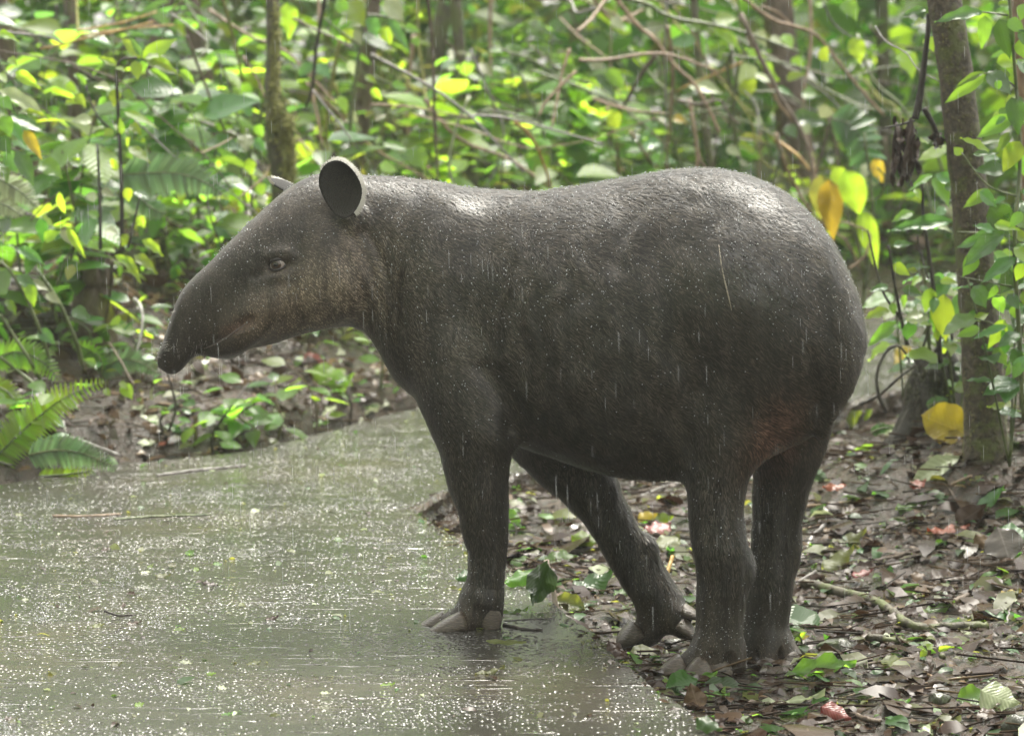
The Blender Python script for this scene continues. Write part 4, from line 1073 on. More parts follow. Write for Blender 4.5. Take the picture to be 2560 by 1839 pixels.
# low glossy plants crowding the foot of the tree and the stump
for i, (px, py, h, nl, lab) in enumerate([(2525, 1120, .55, 22, 'glossy leaved plant at the right edge beside the foot of the slender tree'), (2552, 980, .5, 20, 'bushy plant behind the foot of the slender tree at the right edge'), (2395, 1030, .40, 18, 'small glossy plant between the stump and the slender trunk'), (2260, 960, .34, 16, 'small leafy plant growing left of the dark stump'), (2545, 760, .6, 24, 'tall glossy plant filling the right edge at mid height'), (2330, 900, .30, 14, 'leafy tuft growing on top of the dark stump')]):
    Y = (8.25, 8.9, 8.8, 9.2, 9.0, 8.95)[i]; root = P(px, py, Y); e_ = empty('leafy_plant', root); tag(e_, lab, 'plant')
    for sidx in range(3):
        ln = Vector((random.gauss(-.12, .25), random.gauss(-.1, .12), 1)); q = spline([Vector((0, 0, -.05)), ln * h * .5, ln * h * (.8 + .25 * random.random())], 5); mb = MB(); mb.tube(q, list(np.linspace(.004, .002, len(q))), 6); mb.build('stem', BK['green'], e_)
        for k in range(nl // 3):
            f = (.2 + .8 * (k + .5) / (nl / 3)) * (len(q) - 1); i_ = min(int(f), len(q) - 2); p = q[i_].lerp(q[i_ + 1], f - i_); a = k * 2.4 + sidx; d = Vector((math.cos(a), math.sin(a) * .7 - .2, random.uniform(-.5, .25))).normalized(); L = random.uniform(.07, .125)
            leaf(e_, (0, 0, 0), p, p + d * L, Vector((random.gauss(0, .3), -.4, 1)), random.choice(['ovate', 'drip']), random.choice(['gloss', 'fresh', 'gloss', 'deep', 'lime']), 1.1, 0)

# ------------------------------------------------------------------ ferns
def fern(name, label, fronds, group=None):
    root = P(*fronds[0][0][0], fronds[0][4]); e_ = empty(name, root); tag(e_, label, 'fern', group)
    for pts, n, lpx, mat, Y, dirs, dY in fronds:
        q = spline([P(a, b, Y + dY * i / (len(pts) - 1)) - root for i, (a, b) in enumerate(pts)], 8); mb = MB(); mb.tube(q, list(np.linspace(4, 1.2, len(q)) * pxm(Y)), 6)
        fr = mb.build('frond', BK['green'], e_)
        for k in range(n):
            s_ = (k + .6) / n; f = s_ * (len(q) - 1); i = min(int(f), len(q) - 2); p = q[i].lerp(q[i + 1], f - i); tn = (q[i + 1] - q[i]).normalized()
            L = lpx * pxm(Y) * (math.sin(math.pi * min(1, .16 + .84 * s_) ** .8) ** .7 + .05) * random.uniform(.9, 1.08)
            for sg in dirs:
                sv = tn.cross(Vector((0, -1, .25))).normalized() * sg
                if sg * 0 != 0: continue
                d = (sv * .9 + tn * .38 + Vector((0, random.uniform(-.12, .06), -.18))).normalized()
                leaf(fr, (0, 0, 0), p, p + d * L, Vector((0, -.75, .65)) + tn * random.uniform(-.2, .2), 'pinna', mat, random.uniform(.9, 1.2) * 28 / max(n, 1) * .95 + .35, 1, 'leaflet')
    return e_
C4 = lambda x, y: (x / 2.628, y / 2.628)
C5 = lambda x, y: (x / 2.062, 560 + y / 2.062)
fern('fern', 'bright lime fern frond arching over the path at the lower left', [([C5(-40, 1220), C5(60, 1120), C5(190, 1000), C5(340, 890), C5(535, 812)], 34, 60, 'lime', 8.95, (1, -1), .05)])
fern('fern', 'limp fern frond lying across the edge of the path below the lime frond', [([C5(150, 1190), C5(300, 1165), C5(450, 1190), C5(600, 1262)], 30, 48, 'fern' 'pale', 8.84, (1, -1), -.04), ([C5(200, 1300), C5(340, 1290), C5(480, 1270)], 16, 26, 'lime', 8.86, (1, -1), 0)])
fern('fern', 'pale green fern frond drooping in the middle of the thicket before the tapir face', [([C4(800, 1150), C4(950, 1140), C4(1150, 1140), C4(1330, 1190), C4(1500, 1300)], 30, 62, 'fernpale', 9.95, (1, -1), -.15), ([C4(820, 1190), C4(900, 1280), C4(1000, 1370), C4(1090, 1400)], 18, 40, 'fernpale', 10.0, (1, -1), -.1)])
fern('fern', 'whitish wet fern fronds hanging at the left edge below the yellow leaf', [([C4(-80, 1130), C4(40, 1200), C4(150, 1270), C4(250, 1370)], 22, 40, 'pale', 9.3, (1, -1), -.1), ([C4(-60, 1330), C4(40, 1350), C4(150, 1420)], 16, 30, 'pale', 9.3, (1, -1), -.1), ([C4(-60, 1180), C4(20, 1300), C4(60, 1440)], 16, 30, 'fernpale', 9.75, (1, -1), -.1)])
fern('fern', 'green fern arching down to the path at the left edge', [([(-20, 900), (40, 880), (100, 900), (150, 950)], 22, 46, 'fresh', 9.3, (1, -1), -.1), ([(-30, 960), (20, 980), (60, 1040)], 16, 34, 'lime', 9.2, (1, -1), -.1)])
fern('fern', 'light green fern on the bank between the lime frond and the hollow stump', [([(250, 930), (300, 900), (350, 905), (395, 935)], 20, 36, 'fernpale', 9.7, (1, -1), -.1), ([(250, 930), (230, 880), (180, 860)], 14, 30, 'fresh', 9.7, (1, -1), -.1)])
fern('fern', 'small green fern in shade at the foot of the dark stump', [([(2318, 1015), (2345, 1005), (2370, 1000)], 10, 18, 'gloss', 8.75, (1, -1), 0), ([(2180, 1080), (2205, 1070), (2235, 1068)], 9, 16, 'gloss', 8.8, (1, -1), 0), ([(2030, 1180), (2048, 1188), (2068, 1200)], 9, 18, 'fernpale', 8.7, (1, -1), 0)])

# ------------------------------------------------------------------ named shrubs of the left bank
shrub('leafy_shrub', 'upright shrub with a bright whorl of leaves on top at the upper left', [([(800, 1650), (800, 1300), (790, 1000), (775, 700), (775, 420), (900, 380)], 6), ([(790, 900), (640, 760), (560, 560)], 3), ([(660, 1640), (655, 1300), (640, 950)], 5), ([(840, 1630), (890, 1420), (920, 1280)], 4), ([(930, 390), (1080, 430), (1180, 470)], 3)],
 [((935, 385), (1160, 250), 95, 'lime'), ((925, 380), (795, 240), 70, 'lime'), ((930, 370), (850, 235), 40, 'gloss'), ((955, 372), (1170, 450), 66, 'lime'), ((955, 385), (1100, 355), 46, 'pale'), ((960, 400), (1195, 495), 48, 'lime'), ((970, 460), (1155, 555), 44, 'fresh'), ((890, 400), (905, 525), 70, 'lime'), ((945, 400), (935, 480), 50, 'fresh'), ((1170, 460), (1295, 555), 52, 'fresh'), ((770, 435), (635, 365), 46, 'lime'), ((765, 440), (815, 465), 40, 'lime'), ((430, 550), (510, 610), 60, 'lime'), ((480, 495), (595, 520), 44, 'fresh'), ((725, 575), (620, 560), 60, 'pale'), ((755, 585), (752, 705), 70, 'lime'), ((500, 615), (565, 705), 54, 'lime'), ((425, 680), (510, 672), 36, 'lime'), ((815, 735), (1045, 835), 66, 'lime'), ((640, 765), (775, 875), 56, 'gloss'), ((605, 785), (470, 790), 70, 'pale'), ((855, 815), (925, 880), 60, 'lime'), ((745, 855), (675, 890), 50, 'lime'), ((850, 965), (990, 1065), 72, 'lime'), ((835, 1000), (870, 1045), 44, 'fresh'), ((770, 1060), (725, 1110), 76, 'lime'), ((855, 905), (825, 970), 46, 'lime'), ((800, 880), (790, 770), 40, 'fresh'), ((560, 560), (500, 480), 44, 'fresh'), ((640, 720), (570, 760), 40, 'lime'), ((815, 590), (880, 660), 50, 'fresh'), ((700, 640), (640, 690), 40, 'fresh'), ((830, 1230), (850, 1330), 60, 'lime'), ((890, 1260), (980, 1300), 60, 'gloss'), ((900, 1420), (960, 1500), 60, 'lime'), ((640, 1300), (560, 1280), 60, 'pale'), ((665, 1250), (760, 1290), 56, 'pale'), ((650, 1420), (570, 1390), 60, 'fresh'), ((690, 1500), (780, 1540), 60, 'pale'), ((840, 1540), (800, 1620), 60, 'lime')], 9.55, C4, smat='dark')
shrub('leafy_shrub', 'broad glossy leaved shrub reaching in from the left edge', [([(-60, 1500), (-50, 1100), (-30, 700), (0, 400)], 6), ([(-40, 980), (80, 980), (150, 1020)], 4), ([(-30, 600), (60, 650), (120, 760)], 4)],
 [((-10, 590), (340, 760), 90, 'pale'), ((100, 470), (275, 585), 70, 'lime'), ((70, 760), (305, 870), 80, 'gloss'), ((160, 855), (275, 1045), 70, 'yellow'), ((260, 1060), (415, 1155), 110, 'fresh'), ((115, 990), (225, 1225), 96, 'gloss'), ((-20, 215), (125, 262), 54, 'lime'), ((60, 380), (110, 430), 50, 'lime'), ((-10, 480), (40, 540), 60, 'lime'), ((0, 640), (80, 720), 80, 'fresh'), ((20, 760), (70, 900), 90, 'fresh'), ((60, 800), (180, 960), 70, 'gloss'), ((-10, 900), (70, 1010), 90, 'deep'), ((30, 1010), (120, 1140), 80, 'gloss'), ((240, 540), (310, 560), 40, 'lime'), ((150, 730), (340, 770), 40, 'lime'), ((20, 1090), (50, 1200), 60, 'fresh')], 9.15, C4)
C9 = lambda x, y: (x / 2.088, 480 + y / 2.088)
shrub('leafy_shrub', 'low green shrub with curved stems above the lime fern at left', [([(250, 1060), (170, 900), (80, 760), (0, 640)], 6), ([(430, 900), (390, 760), (300, 560), (190, 400)], 7), ([(270, 900), (200, 700), (140, 560), (60, 420), (0, 360)], 5), ([(190, 1010), (100, 940), (0, 860)], 6)],
 [((200, 130), (300, 180), 50, 'lime'), ((220, 135), (222, 270), 60, 'deep'), ((230, 250), (310, 200), 60, 'lime'), ((215, 250), (125, 250), 44, 'lime'), ((310, 0), (335, 130), 40, 'lime'), ((350, 180), (445, 350), 40, 'lime'), ((310, 200), (390, 280), 40, 'pale'), ((175, 310), (135, 440), 56, 'deep'), ((90, 290), (240, 370), 50, 'gloss'), ((90, 430), (220, 560), 60, 'gloss'), ((150, 480), (180, 600), 56, 'lime'), ((160, 470), (260, 510), 50, 'pale'), ((240, 530), (320, 580), 46, 'pale'), ((380, 610), (470, 660), 66, 'gloss'), ((200, 720), (290, 790), 60, 'gloss'), ((0, 240), (50, 250), 44, 'lime'), ((590, 660), (620, 690), 60, 'lime'), ((640, 330), (740, 470), 50, 'lime'), ((600, 330), (720, 400), 40, 'lime'), ((700, 330), (830, 420), 60, 'lime'), ((740, 250), (870, 330), 50, 'lime'), ((640, 1000), (690, 1080), 60, 'lime'), ((620, 1000), (690, 1030), 50, 'lime'), ((540, 1030), (580, 1060), 40, 'lime'), ((500, 900), (440, 870), 40, 'fresh'), ((30, 560), (90, 640), 40, 'fresh'), ((380, 380), (350, 460), 50, 'olive')], 9.25, C9)
C6 = lambda x, y: (650 + x / 2.668, y / 2.668)
shrub('leafy_shrub', 'large leaved shrub hanging into the top of the picture behind the ear', [([(640, 1300), (600, 900), (640, 500), (700, 100), (760, -80)], 6), ([(660, 300), (520, 200), (430, 120)], 4), ([(700, 100), (860, 120), (960, 200)], 4)],
 [((180, 20), (205, 270), 110, 'lime'), ((560, 20), (710, 160), 150, 'lime'), ((510, 0), (590, 110), 100, 'fresh'), ((830, 0), (970, 140), 130, 'pale'), ((860, 120), (1000, 350), 60, 'gloss'), ((720, 110), (800, 260), 90, 'gloss'), ((810, 180), (880, 300), 80, 'lime'), ((570, 190), (600, 290), 80, 'lime'), ((640, 190), (670, 310), 50, 'pale'), ((600, 400), (640, 520), 60, 'pale'), ((350, 420), (250, 510), 70, 'gloss'), ((380, 430), (470, 520), 80, 'gloss'), ((700, 510), (780, 550), 40, 'lime'), ((740, 590), (815, 670), 50, 'lime'), ((530, 640), (580, 760), 70, 'lime'), ((600, 730), (650, 830), 50, 'pale'), ((560, 820), (640, 960), 90, 'gloss'), ((700, 780), (770, 740), 40, 'olive'), ((760, 800), (850, 760), 40, 'olive'), ((800, 1100), (920, 1140), 90, 'lime'), ((1000, 990), (1120, 1130), 140, 'fresh'), ((820, 950), (1000, 1000), 60, 'fresh'), ((880, 560), (990, 590), 60, 'fresh'), ((960, 180), (1070, 210), 60, 'fresh'), ((1020, 250), (1060, 310), 50, 'fresh')], 11.2, C6)
shrub('leafy_shrub', 'pale round leaved seedling beside the mossy liana at upper left', [([(700, 1420), (690, 1200), (680, 1000), (660, 850)], 5)], [((655, 880), (650, 1000), 90, 'pale'), ((690, 1005), (545, 1080), 70, 'gloss'), ((590, 1080), (555, 1205), 90, 'pale'), ((680, 1040), (690, 1160), 76, 'lime'), ((700, 915), (800, 1000), 70, 'gloss'), ((620, 850), (560, 800), 50, 'fresh'), ((720, 820), (770, 900), 60, 'fresh'), ((690, 760), (640, 680), 60, 'gloss'), ((700, 1180), (620, 1230), 60, 'fresh')], 10.9, lambda x, y: ((x + 960) / 2.628, y / 2.628))
C7 = lambda x, y: (1450 + x / 3.024, y / 3.024)
shrub('leafy_shrub', 'sprawling lime green shrub behind the rump of the tapir', [([(1200, 1200), (1160, 900), (1180, 600), (1200, 350), (1000, 150)], 7), ([(1180, 500), (1350, 400), (1500, 500)], 5), ([(1170, 800), (900, 850), (700, 900)], 4), ([(1180, 700), (1500, 700), (1700, 800)], 4)],
 [((1020, 150), (1200, 140), 130, 'lime'), ((1010, 200), (1240, 380), 110, 'lime'), ((1250, 370), (1520, 600), 100, 'lime'), ((900, 220), (780, 150), 90, 'fresh'), ((880, 300), (640, 330), 110, 'gloss'), ((1250, 470), (1260, 720), 170, 'pale'), ((1240, 600), (1300, 750), 150, 'lime'), ((820, 650), (1100, 680), 110, 'pale'), ((1330, 230), (1420, 360), 80, 'pale'), ((1440, 280), (1540, 330), 60, 'pale'), ((1540, 260), (1610, 370), 100, 'lime'), ((1600, 440), (1700, 520), 70, 'lime'), ((1560, 590), (1700, 560), 70, 'lime'), ((1680, 700), (1800, 720), 110, 'fresh'), ((960, 400), (1120, 340), 70, 'fresh'), ((1330, 560), (1440, 620), 60, 'pale'), ((1480, 660), (1620, 720), 50, 'gloss'), ((1600, 880), (1900, 930), 120, 'gloss'), ((1800, 810), (1980, 870), 50, 'olive'), ((1560, 950), (1640, 1040), 90, 'gloss'), ((1680, 950), (1740, 1010), 80, 'pale'), ((1320, 900), (1390, 930), 70, 'pale'), ((1200, 1040), (1440, 1060), 60, 'olive'), ((1180, 1080), (1360, 1180), 70, 'lime'), ((480, 1090), (620, 1080), 110, 'gloss'), ((570, 1150), (620, 1250), 120, 'fresh'), ((1110, 1110), (1220, 1180), 70, 'pale'), ((1200, 1220), (1280, 1250), 60, 'pale'), ((700, 890), (810, 920), 60, 'yellow'), ((230, 850), (300, 980), 110, 'lime'), ((90, 460), (180, 520), 90, 'pale'), ((200, 520), (350, 690), 100, 'fresh'), ((130, 560), (270, 740), 80, 'gloss'), ((240, 130), (330, 230), 80, 'pale'), ((500, 80), (560, 130), 70, 'pale')], 12.2, C7)
# broad yellowing leaves and the ribbed palm-like leaf right of the rump
shrub('broadleaf_plant', 'yellowing broad leaved plant between the rump and the slender tree', [([(190, 1420), (200, 1250), (150, 1050), (60, 830)], 6), ([(195, 1240), (160, 1000), (140, 780)], 5), ([(200, 1300), (240, 1000), (200, 600)], 6)],
 [((40, 810), (60, 1095), 100, 'yellow'), ((10, 790), (0, 1010), 90, 'olive'), ((110, 770), (200, 990), 110, 'lime'), ((190, 950), (260, 1220), 80, 'lime'), ((60, 760), (120, 860), 80, 'lime'), ((240, 720), (290, 830), 60, 'yellow'), ((210, 740), (195, 820), 40, 'pale'), ((40, 480), (0, 540), 60, 'pale'), ((150, 170), (190, 290), 70, 'lime'), ((370, 230), (430, 350), 90, 'lime'), ((110, 0), (170, 90), 70, 'fresh'), ((0, 220), (40, 280), 60, 'lime')], 11.0, C8)
pf = fern('palm_seedling', 'striped palm leaf hanging behind the yellowing plant', [([C8(60, 540), C8(130, 560), C8(190, 640), C8(215, 760), C8(205, 860)], 13, 62, 'gloss', 11.4, (1, -1), -.1)]); pf['category'] = 'palm'

# ------------------------------------------------------------------ named branches, vines, stems
Y0b = 10.8
for label, cat, pl, r, mt, Y, conv, nm in [
 ('long thin grey brown branch slanting from the left edge to the tapir forehead', 'branch', [(-20, 335), (430, 410), (780, 530), (980, 700), (1180, 880), (1330, 1000), (1540, 1265)], 6, 'brown', 10.3, C4, 'branch'),
 ('straight lavender grey stick slanting down to the tapir forehead', 'stick', [(880, 785), (1220, 1090), (1430, 1200), (1720, 1430)], 7, 'grey', 10.0, C4, 'stick'),
 ('pale broken branch jutting in at the top left edge', 'branch', [(-20, 205), (170, 225), (300, 240), (415, 285)], 9, 'grey', 10.2, C4, 'branch'),
 ('short grey stick snapped above the bright whorl of leaves', 'stick', [(1110, 80), (1240, 170), (1365, 270)], 7, 'grey', 10.6, C4, 'stick'),
 ('forked pale twig at the top of the amber stalks', 'stick', [(1110, 85), (1160, 40), (1230, -20)], 6, 'tan', 10.6, C4, 'stick'),
 ('uppermost amber dead stalk in the bundle at top left', 'stalk', [(500, 205), (760, 160), (1030, 80)], 9, 'amber', 10.9, C4, 'dead_stalk'),
 ('second amber dead stalk of the bundle at top left', 'stalk', [(520, 235), (800, 195), (1140, 165)], 8, 'amber', 10.92, C4, 'dead_stalk'),
 ('third amber dead stalk of the bundle at top left', 'stalk', [(505, 265), (740, 215), (1010, 145)], 9, 'amber', 10.88, C4, 'dead_stalk'),
 ('lowest short amber stalk left of the bundle', 'stalk', [(265, 322), (400, 295), (540, 255)], 8, 'amber', 10.9, C4, 'dead_stalk'),
 ('thick brown stick leaning down right of the bright whorl of leaves', 'stick', [(1225, 235), (1300, 430), (1380, 640), (1475, 860)], 11, 'brown', 10.8, C4, 'stick'),
 ('pinkish bare twig right of the leaning brown stick', 'twig', [(1600, 375), (1700, 540), (1735, 640)], 8, 'tan', 11.0, C4, 'twig'),
 ('bent tan twig forking off the long thin branch', 'twig', [(1320, 1005), (1430, 960), (1525, 905)], 6, 'tan', 10.3, C4, 'twig'),
 ('curved tan twig below the mossy liana near the forehead', 'twig', [(1570, 1300), (1680, 1210), (1745, 1150), (1775, 1080)], 6, 'tan', 10.5, C4, 'twig'),
 ('yellow mossy vine hanging down at top centre left', 'vine', [(1455, -40), (1500, 130), (1545, 300), (1595, 520)], 14, 'moss', 11.1, C4, 'mossy_vine'),
 ('thin mossy vine hanging at top left of the amber bundle', 'vine', [(500, -40), (508, 100), (515, 215)], 10, 'moss', 10.8, C4, 'mossy_vine'),
 ('dark leaning twig at left edge under the whitish fern', 'twig', [(200, 1450), (290, 1350), (385, 1265)], 6, 'brown', 9.6, C4, 'twig'),
 ('upright reddish brown stick before the dark hollow stump', 'stick', [(580, 190), (570, 320), (550, 480), (500, 710)], 9, 'brown', 9.75, C5, 'stick'),
 ('bent whitish twig standing left of the snout', 'twig', [(690, 385), (722, 420), (735, 500), (715, 620), (665, 780)], 9, 'pale', 9.8, C5, 'twig'),
 ('fallen grey branch on the leaf litter below the snout', 'branch', [(730, 930), (880, 960), (1030, 1005)], 7, 'brown', 9.75, C5, 'branch'),
 ('red brown twig behind the nose of the tapir', 'twig', [(640, 310), (760, 400), (890, 485)], 7, 'tan', 10.1, C5, 'twig'),
 ('thin red twig just left of the nose', 'twig', [(740, 500), (810, 520), (880, 555)], 6, 'tan', 9.9, C5, 'twig'),
 ('long fallen stick slanting across the litter under the chin', 'stick', [(1215, 870), (1340, 960), (1465, 1012)], 6, 'grey', 9.9, C5, 'stick'),
 ('thin straw slanting under the throat of the tapir', 'stick', [(1240, 720), (1420, 850), (1560, 960), (1690, 1010)], 5, 'tan', 10.1, C5, 'stick'),
 ('pale bare twig lying beside the limp fern', 'twig', [(325, 1015), (350, 1090), (440, 1120), (620, 1190)], 6, 'pale', 9.15, C5, 'twig'),
 ('pair of crossed brown twigs below the bent whitish twig', 'twig', [(560, 610), (620, 700), (690, 830)], 6, 'brown', 9.7, C5, 'twig'),
 ('grey branch slanting across the top behind the ear', 'branch', [(740, 365), (960, 480), (1200, 620), (1400, 772), (1490, 860), (1760, 1150)], 11, 'grey', 11.0, C6, 'branch'),
 ('grey branch arching right from the fork above the back', 'branch', [(1390, 778), (1550, 775), (1750, 808), (2000, 880), (2290, 960)], 10, 'grey', 11.05, C6, 'branch'),
 ('upright thin dark brown stem above the neck', 'stem', [(1115, -40), (1150, 300), (1165, 800), (1190, 1300)], 12, 'brown', 10.9, C6, 'stem'),
 ('dark curved stem at top left of the ear', 'stem', [(440, -40), (385, 250), (345, 600), (305, 710)], 14, 'dark', 11.0, C6, 'stem'),
 ('pale straight stick slanting down towards the ear', 'stick', [(350, 600), (500, 790), (640, 970), (740, 1100)], 8, 'grey', 10.9, C6, 'stick'),
 ('thin grey branch crossing the top left of the large leaves', 'branch', [(225, 125), (400, 210), (610, 310)], 9, 'brown', 11.1, C6, 'branch'),
 ('orange brown aerial root curving down above the back', 'root', [(1700, 815), (1780, 880), (1840, 970), (1890, 1090), (1940, 1240)], 13, 'amber', 11.1, C6, 'aerial_root'),
 ('tan forked twig right of the orange root', 'twig', [(2110, 475), (1990, 590), (1900, 690), (1865, 770)], 12, 'tan', 11.3, C6, 'twig'),
 ('red brown vine hanging behind the tan forked twig', 'vine', [(2065, 325), (2010, 520), (1975, 700), (1945, 850)], 11, 'tan', 11.6, C6, 'vine'),
 ('thin reddish tan vine running level above the neck', 'vine', [(740, 700), (900, 705), (1080, 725), (1400, 785)], 8, 'tan', 11.3, C6, 'vine'),
 ('thick tan vine snaking down above the middle of the back', 'vine', [(260, -30), (420, 180), (560, 300), (700, 480), (850, 620), (960, 800), (1060, 1010)], 17, 'tan', 11.8, C7, 'vine'),
 ('tan branch rising to the top edge left of the thick vine', 'branch', [(210, -30), (90, 140), (-20, 240)], 15, 'tan', 11.9, C7, 'branch'),
 ('long tan vine slanting down to the slender tree', 'vine', [(1230, -20), (1450, 150), (1640, 205), (1800, 280), (1960, 480), (2100, 650), (2300, 880)], 15, 'tan', 11.6, C7, 'vine'),
 ('second loop of the long tan vine near the top edge', 'vine', [(1370, 50), (1500, 100), (1620, 215)], 10, 'tan', 11.65, C7, 'vine'),
 ('thin grey vine slanting to the right above the yellowing plant', 'vine', [(1840, 20), (1920, 180), (2080, 300), (2300, 440)], 8, 'grey', 11.5, C7, 'vine'),
 ('dark brown broken branch leaning left above the back', 'branch', [(570, 420), (450, 590), (335, 790)], 19, 'brown', 12.0, C7, 'branch'),
 ('orange twig slanting left of the large pale leaf', 'twig', [(1220, 475), (1000, 570), (720, 690)], 9, 'amber', 11.9, C7, 'twig'),
 ('tan vine sagging low above the saddle of the back', 'vine', [(100, 745), (360, 830), (640, 860)], 12, 'tan', 11.9, C7, 'vine'),
 ('orange bent root behind the top of the rump', 'root', [(1480, 1060), (1560, 1110), (1650, 1180), (1740, 1290)], 15, 'amber', 11.5, C7, 'aerial_root'),
 ('pale green stalk rising beside the rump', 'stalk', [(1430, 1430), (1490, 1280), (1525, 1130)], 10, 'green', 11.2, C7, 'stalk'),
 ('looping pale tendril right of the rump', 'vine', [(130, 1215), (200, 1160), (225, 1060), (130, 1010), (90, 1005)], 6, 'tan', 10.9, C8, 'vine'),
 ('curling green tendril above the looping one', 'vine', [(210, 910), (270, 890), (295, 810), (260, 760)], 6, 'green', 10.9, C8, 'vine'),
 ('thin grey twig curving left of the slender trunk', 'twig', [(250, 120), (300, 190), (390, 240), (440, 310), (540, 370)], 4, 'grey', 8.9, C8, 'twig'),
]:
    p3 = stick_pts([conv(*p) for p in pl], Y, random.uniform(-.25, .25)); rm = r / (conv(1001, 0)[0] - conv(1000, 0)[0]) ** -1 * pxm(Y)
    stick(nm, label, cat, p3, rm, rm * .7, mt)
# mossy liana trunk at the left of the ear
lb = P(*C4(1900, 1400), 10.7); lb.z = hz(lb.x, 10.7)
tl = empty('mossy_tree', lb); tag(tl, 'thin upright tree with yellow moss hanging on it left of the far ear', 'tree')
q = spline([lb + Vector((0, 0, -.1))] + [P(*C4(*p), 10.75) for p in ((1850, 1300), (1810, 1000), (1790, 600), (1800, 200), (1790, -100))] + [P(*C4(1790, -100), 10.75) + Vector((0, .1, 2.2))], 6)
mb = MB(); mb.tube([p - lb for p in q], list(np.linspace(.034, .022, len(q))), 12, wob=.08); mb.build('trunk', BK['mossy'], tl)
hv = []; hf = []
for (x, y), w_, cnt in (((1815, 150), 20, 120), ((1810, 300), 22, 160), ((1805, 450), 22, 160), ((1805, 600), 26, 180), ((1830, 760), 50, 420), ((1880, 860), 55, 520), ((1905, 980), 40, 400), ((1905, 1100), 32, 320), ((1900, 1200), 26, 200)):
    for k in range(cnt):
        p0 = P(*C4(x + random.gauss(0, w_ * .6), y + random.gauss(0, 60)), 10.70 + random.uniform(-.03, .03)) - lb; L = random.uniform(.008, .028); d = Vector((random.gauss(0, .6), random.gauss(0, .6), -random.random())).normalized(); s_ = d.orthogonal().normalized() * .004
        b0 = len(hv); hv += [p0 - s_, p0 + s_, p0 + d * L]; hf.append([b0, b0 + 1, b0 + 2])
o = link('moss', mesh_np('moss', [tuple(q_) for q_ in hv], hf, False), BK['moss'], tl); o['kind'] = 'stuff'
# dark hollow stump on the left bank and a splintered piece under the chin
def stump_at(name, label, px0, px1, pyt, pyb, Y, mat):
    c0 = P((px0 + px1) / 2, pyb, Y); e_ = empty(name, c0); tag(e_, label, 'stump'); h = (pyb - pyt) * pxm(Y); r = (px1 - px0) / 2 * pxm(Y)
    q = spline([Vector((0, 0, -.1)), Vector((0, 0, h * .3)), Vector((-.01, 0, h * .7)), Vector((.005, 0, h))], 4); q = spline(q, 2); gnarl(q, np.linspace(r * 1.15, r * .8, len(q)), 'stump_body', BK[mat], e_, .4, 36, px0 * .1)
    for k in range(5):
        a = random.uniform(math.pi, 2 * math.pi); mb = MB(); b = Vector((math.cos(a) * r * .8, math.sin(a) * r * .8, h * .8)); mb.tube(spline([b, b + Vector((0, -.01, h * .25)), b + Vector((random.uniform(-.02, .02), 0, h * random.uniform(.3, .55)))], 3), [.02, .02, .016, .012, .009, .006, .003], 6, wob=.15); mb.build('splinter', BK[mat], e_)
    return e_
stump_at('hollow_stump', 'dark hollow stump standing on the bank above the lime fern', 190, 285, 660, 905, 10.0, 'brown')
stump_at('splintered_stump', 'small dark splintered stump in the litter under the chin', 545, 625, 905, 1000, 10.05, 'dark')

# ------------------------------------------------------------------ trunks standing in the thicket
k = 0
for px, Y, r, mt, lab in [(95, 12.2, .050, 'brown', 'dark brown trunk in the thicket near the top left corner'), (195, 12.6, .028, 'brown', 'slim trunk left of the amber stalks'), (560, 13.2, .05, 'brown', 'brown trunk left of the mossy tree'), (330, 13.8, .06, 'brown', 'broad shaded trunk behind the bright whorl of leaves'), (1195, 12.8, .030, 'mossy', 'slanting mossy trunk right of the thin brown stem'), (1010, 14.0, .05, 'mossy', 'mossy trunk behind the large hanging leaves'), (1835, 12.9, .022, 'mossy', 'slim greenish trunk behind the sprawling lime shrub'), (2075, 14.0, .075, 'brown', 'broad hazy trunk behind the long tan vine'), (2010, 15.0, .05, 'tan', 'pale hazy trunk left of the broad one near the long vine'), (2230, 14.6, .04, 'mossy', 'faint trunk in the gap left of the slender tree'), (880, 13.0, .04, 'brown', 'trunk rising straight behind the ear')]:
    x = (px - CX) / FPX * Y; z = hz(x, Y); b = Vector((x, Y, z)); e_ = empty('thicket_tree', b); tag(e_, lab, 'tree', 'trunks standing in the thicket')
    ln = random.gauss(0, .16); q = spline([Vector((0, 0, -.1)), Vector((ln, 0, 1.0)), Vector((ln * 1.5, .05, 2.2)), Vector((ln * 3, .1, 3.8))], 5)
    mb = MB(); mb.tube(q, list(np.linspace(r * .95, r * .55, len(q))), 12, wob=.07); mb.build('trunk', BK[mt], e_)

# ------------------------------------------------------------------ saplings filling the bank
def band(px):
    for lim, w in ((110, 'at the far left edge'), (260, 'left of the whorl shrub'), (400, 'behind the whorl shrub'), (540, 'right of the whorl shrub'), (680, 'left of the mossy tree'), (800, 'above the forehead'), (920, 'behind the ear'), (1060, 'above the nape'), (1200, 'behind the upright brown stem'), (1340, 'above the shoulders'), (1480, 'above the saddle'), (1620, 'left of the thick tan vine'), (1760, 'under the thick tan vine'), (1900, 'above the top of the rump'), (2040, 'behind the lime shrub'), (2180, 'behind the yellowing plant'), (2320, 'left of the slender tree'), (2460, 'behind the slender tree')):
        if px < lim: return w
    return 'at the far right edge'
MW = {'lime': 'yellow green', 'fresh': 'mid green', 'deep': 'dark green', 'gloss': 'glossy green', 'olive': 'olive', 'pale': 'pale green', 'yellow': 'yellowing', 'brown': 'brown', 'tan': 'tan', 'silver': 'silvery grey', 'red': 'reddish', 'grey': 'grey', 'green': 'green', 'moss': 'mossy yellow'}
SW = {'ovate': 'broad', 'drip': 'pointed', 'ellip': 'oval', 'lance': 'narrow'}
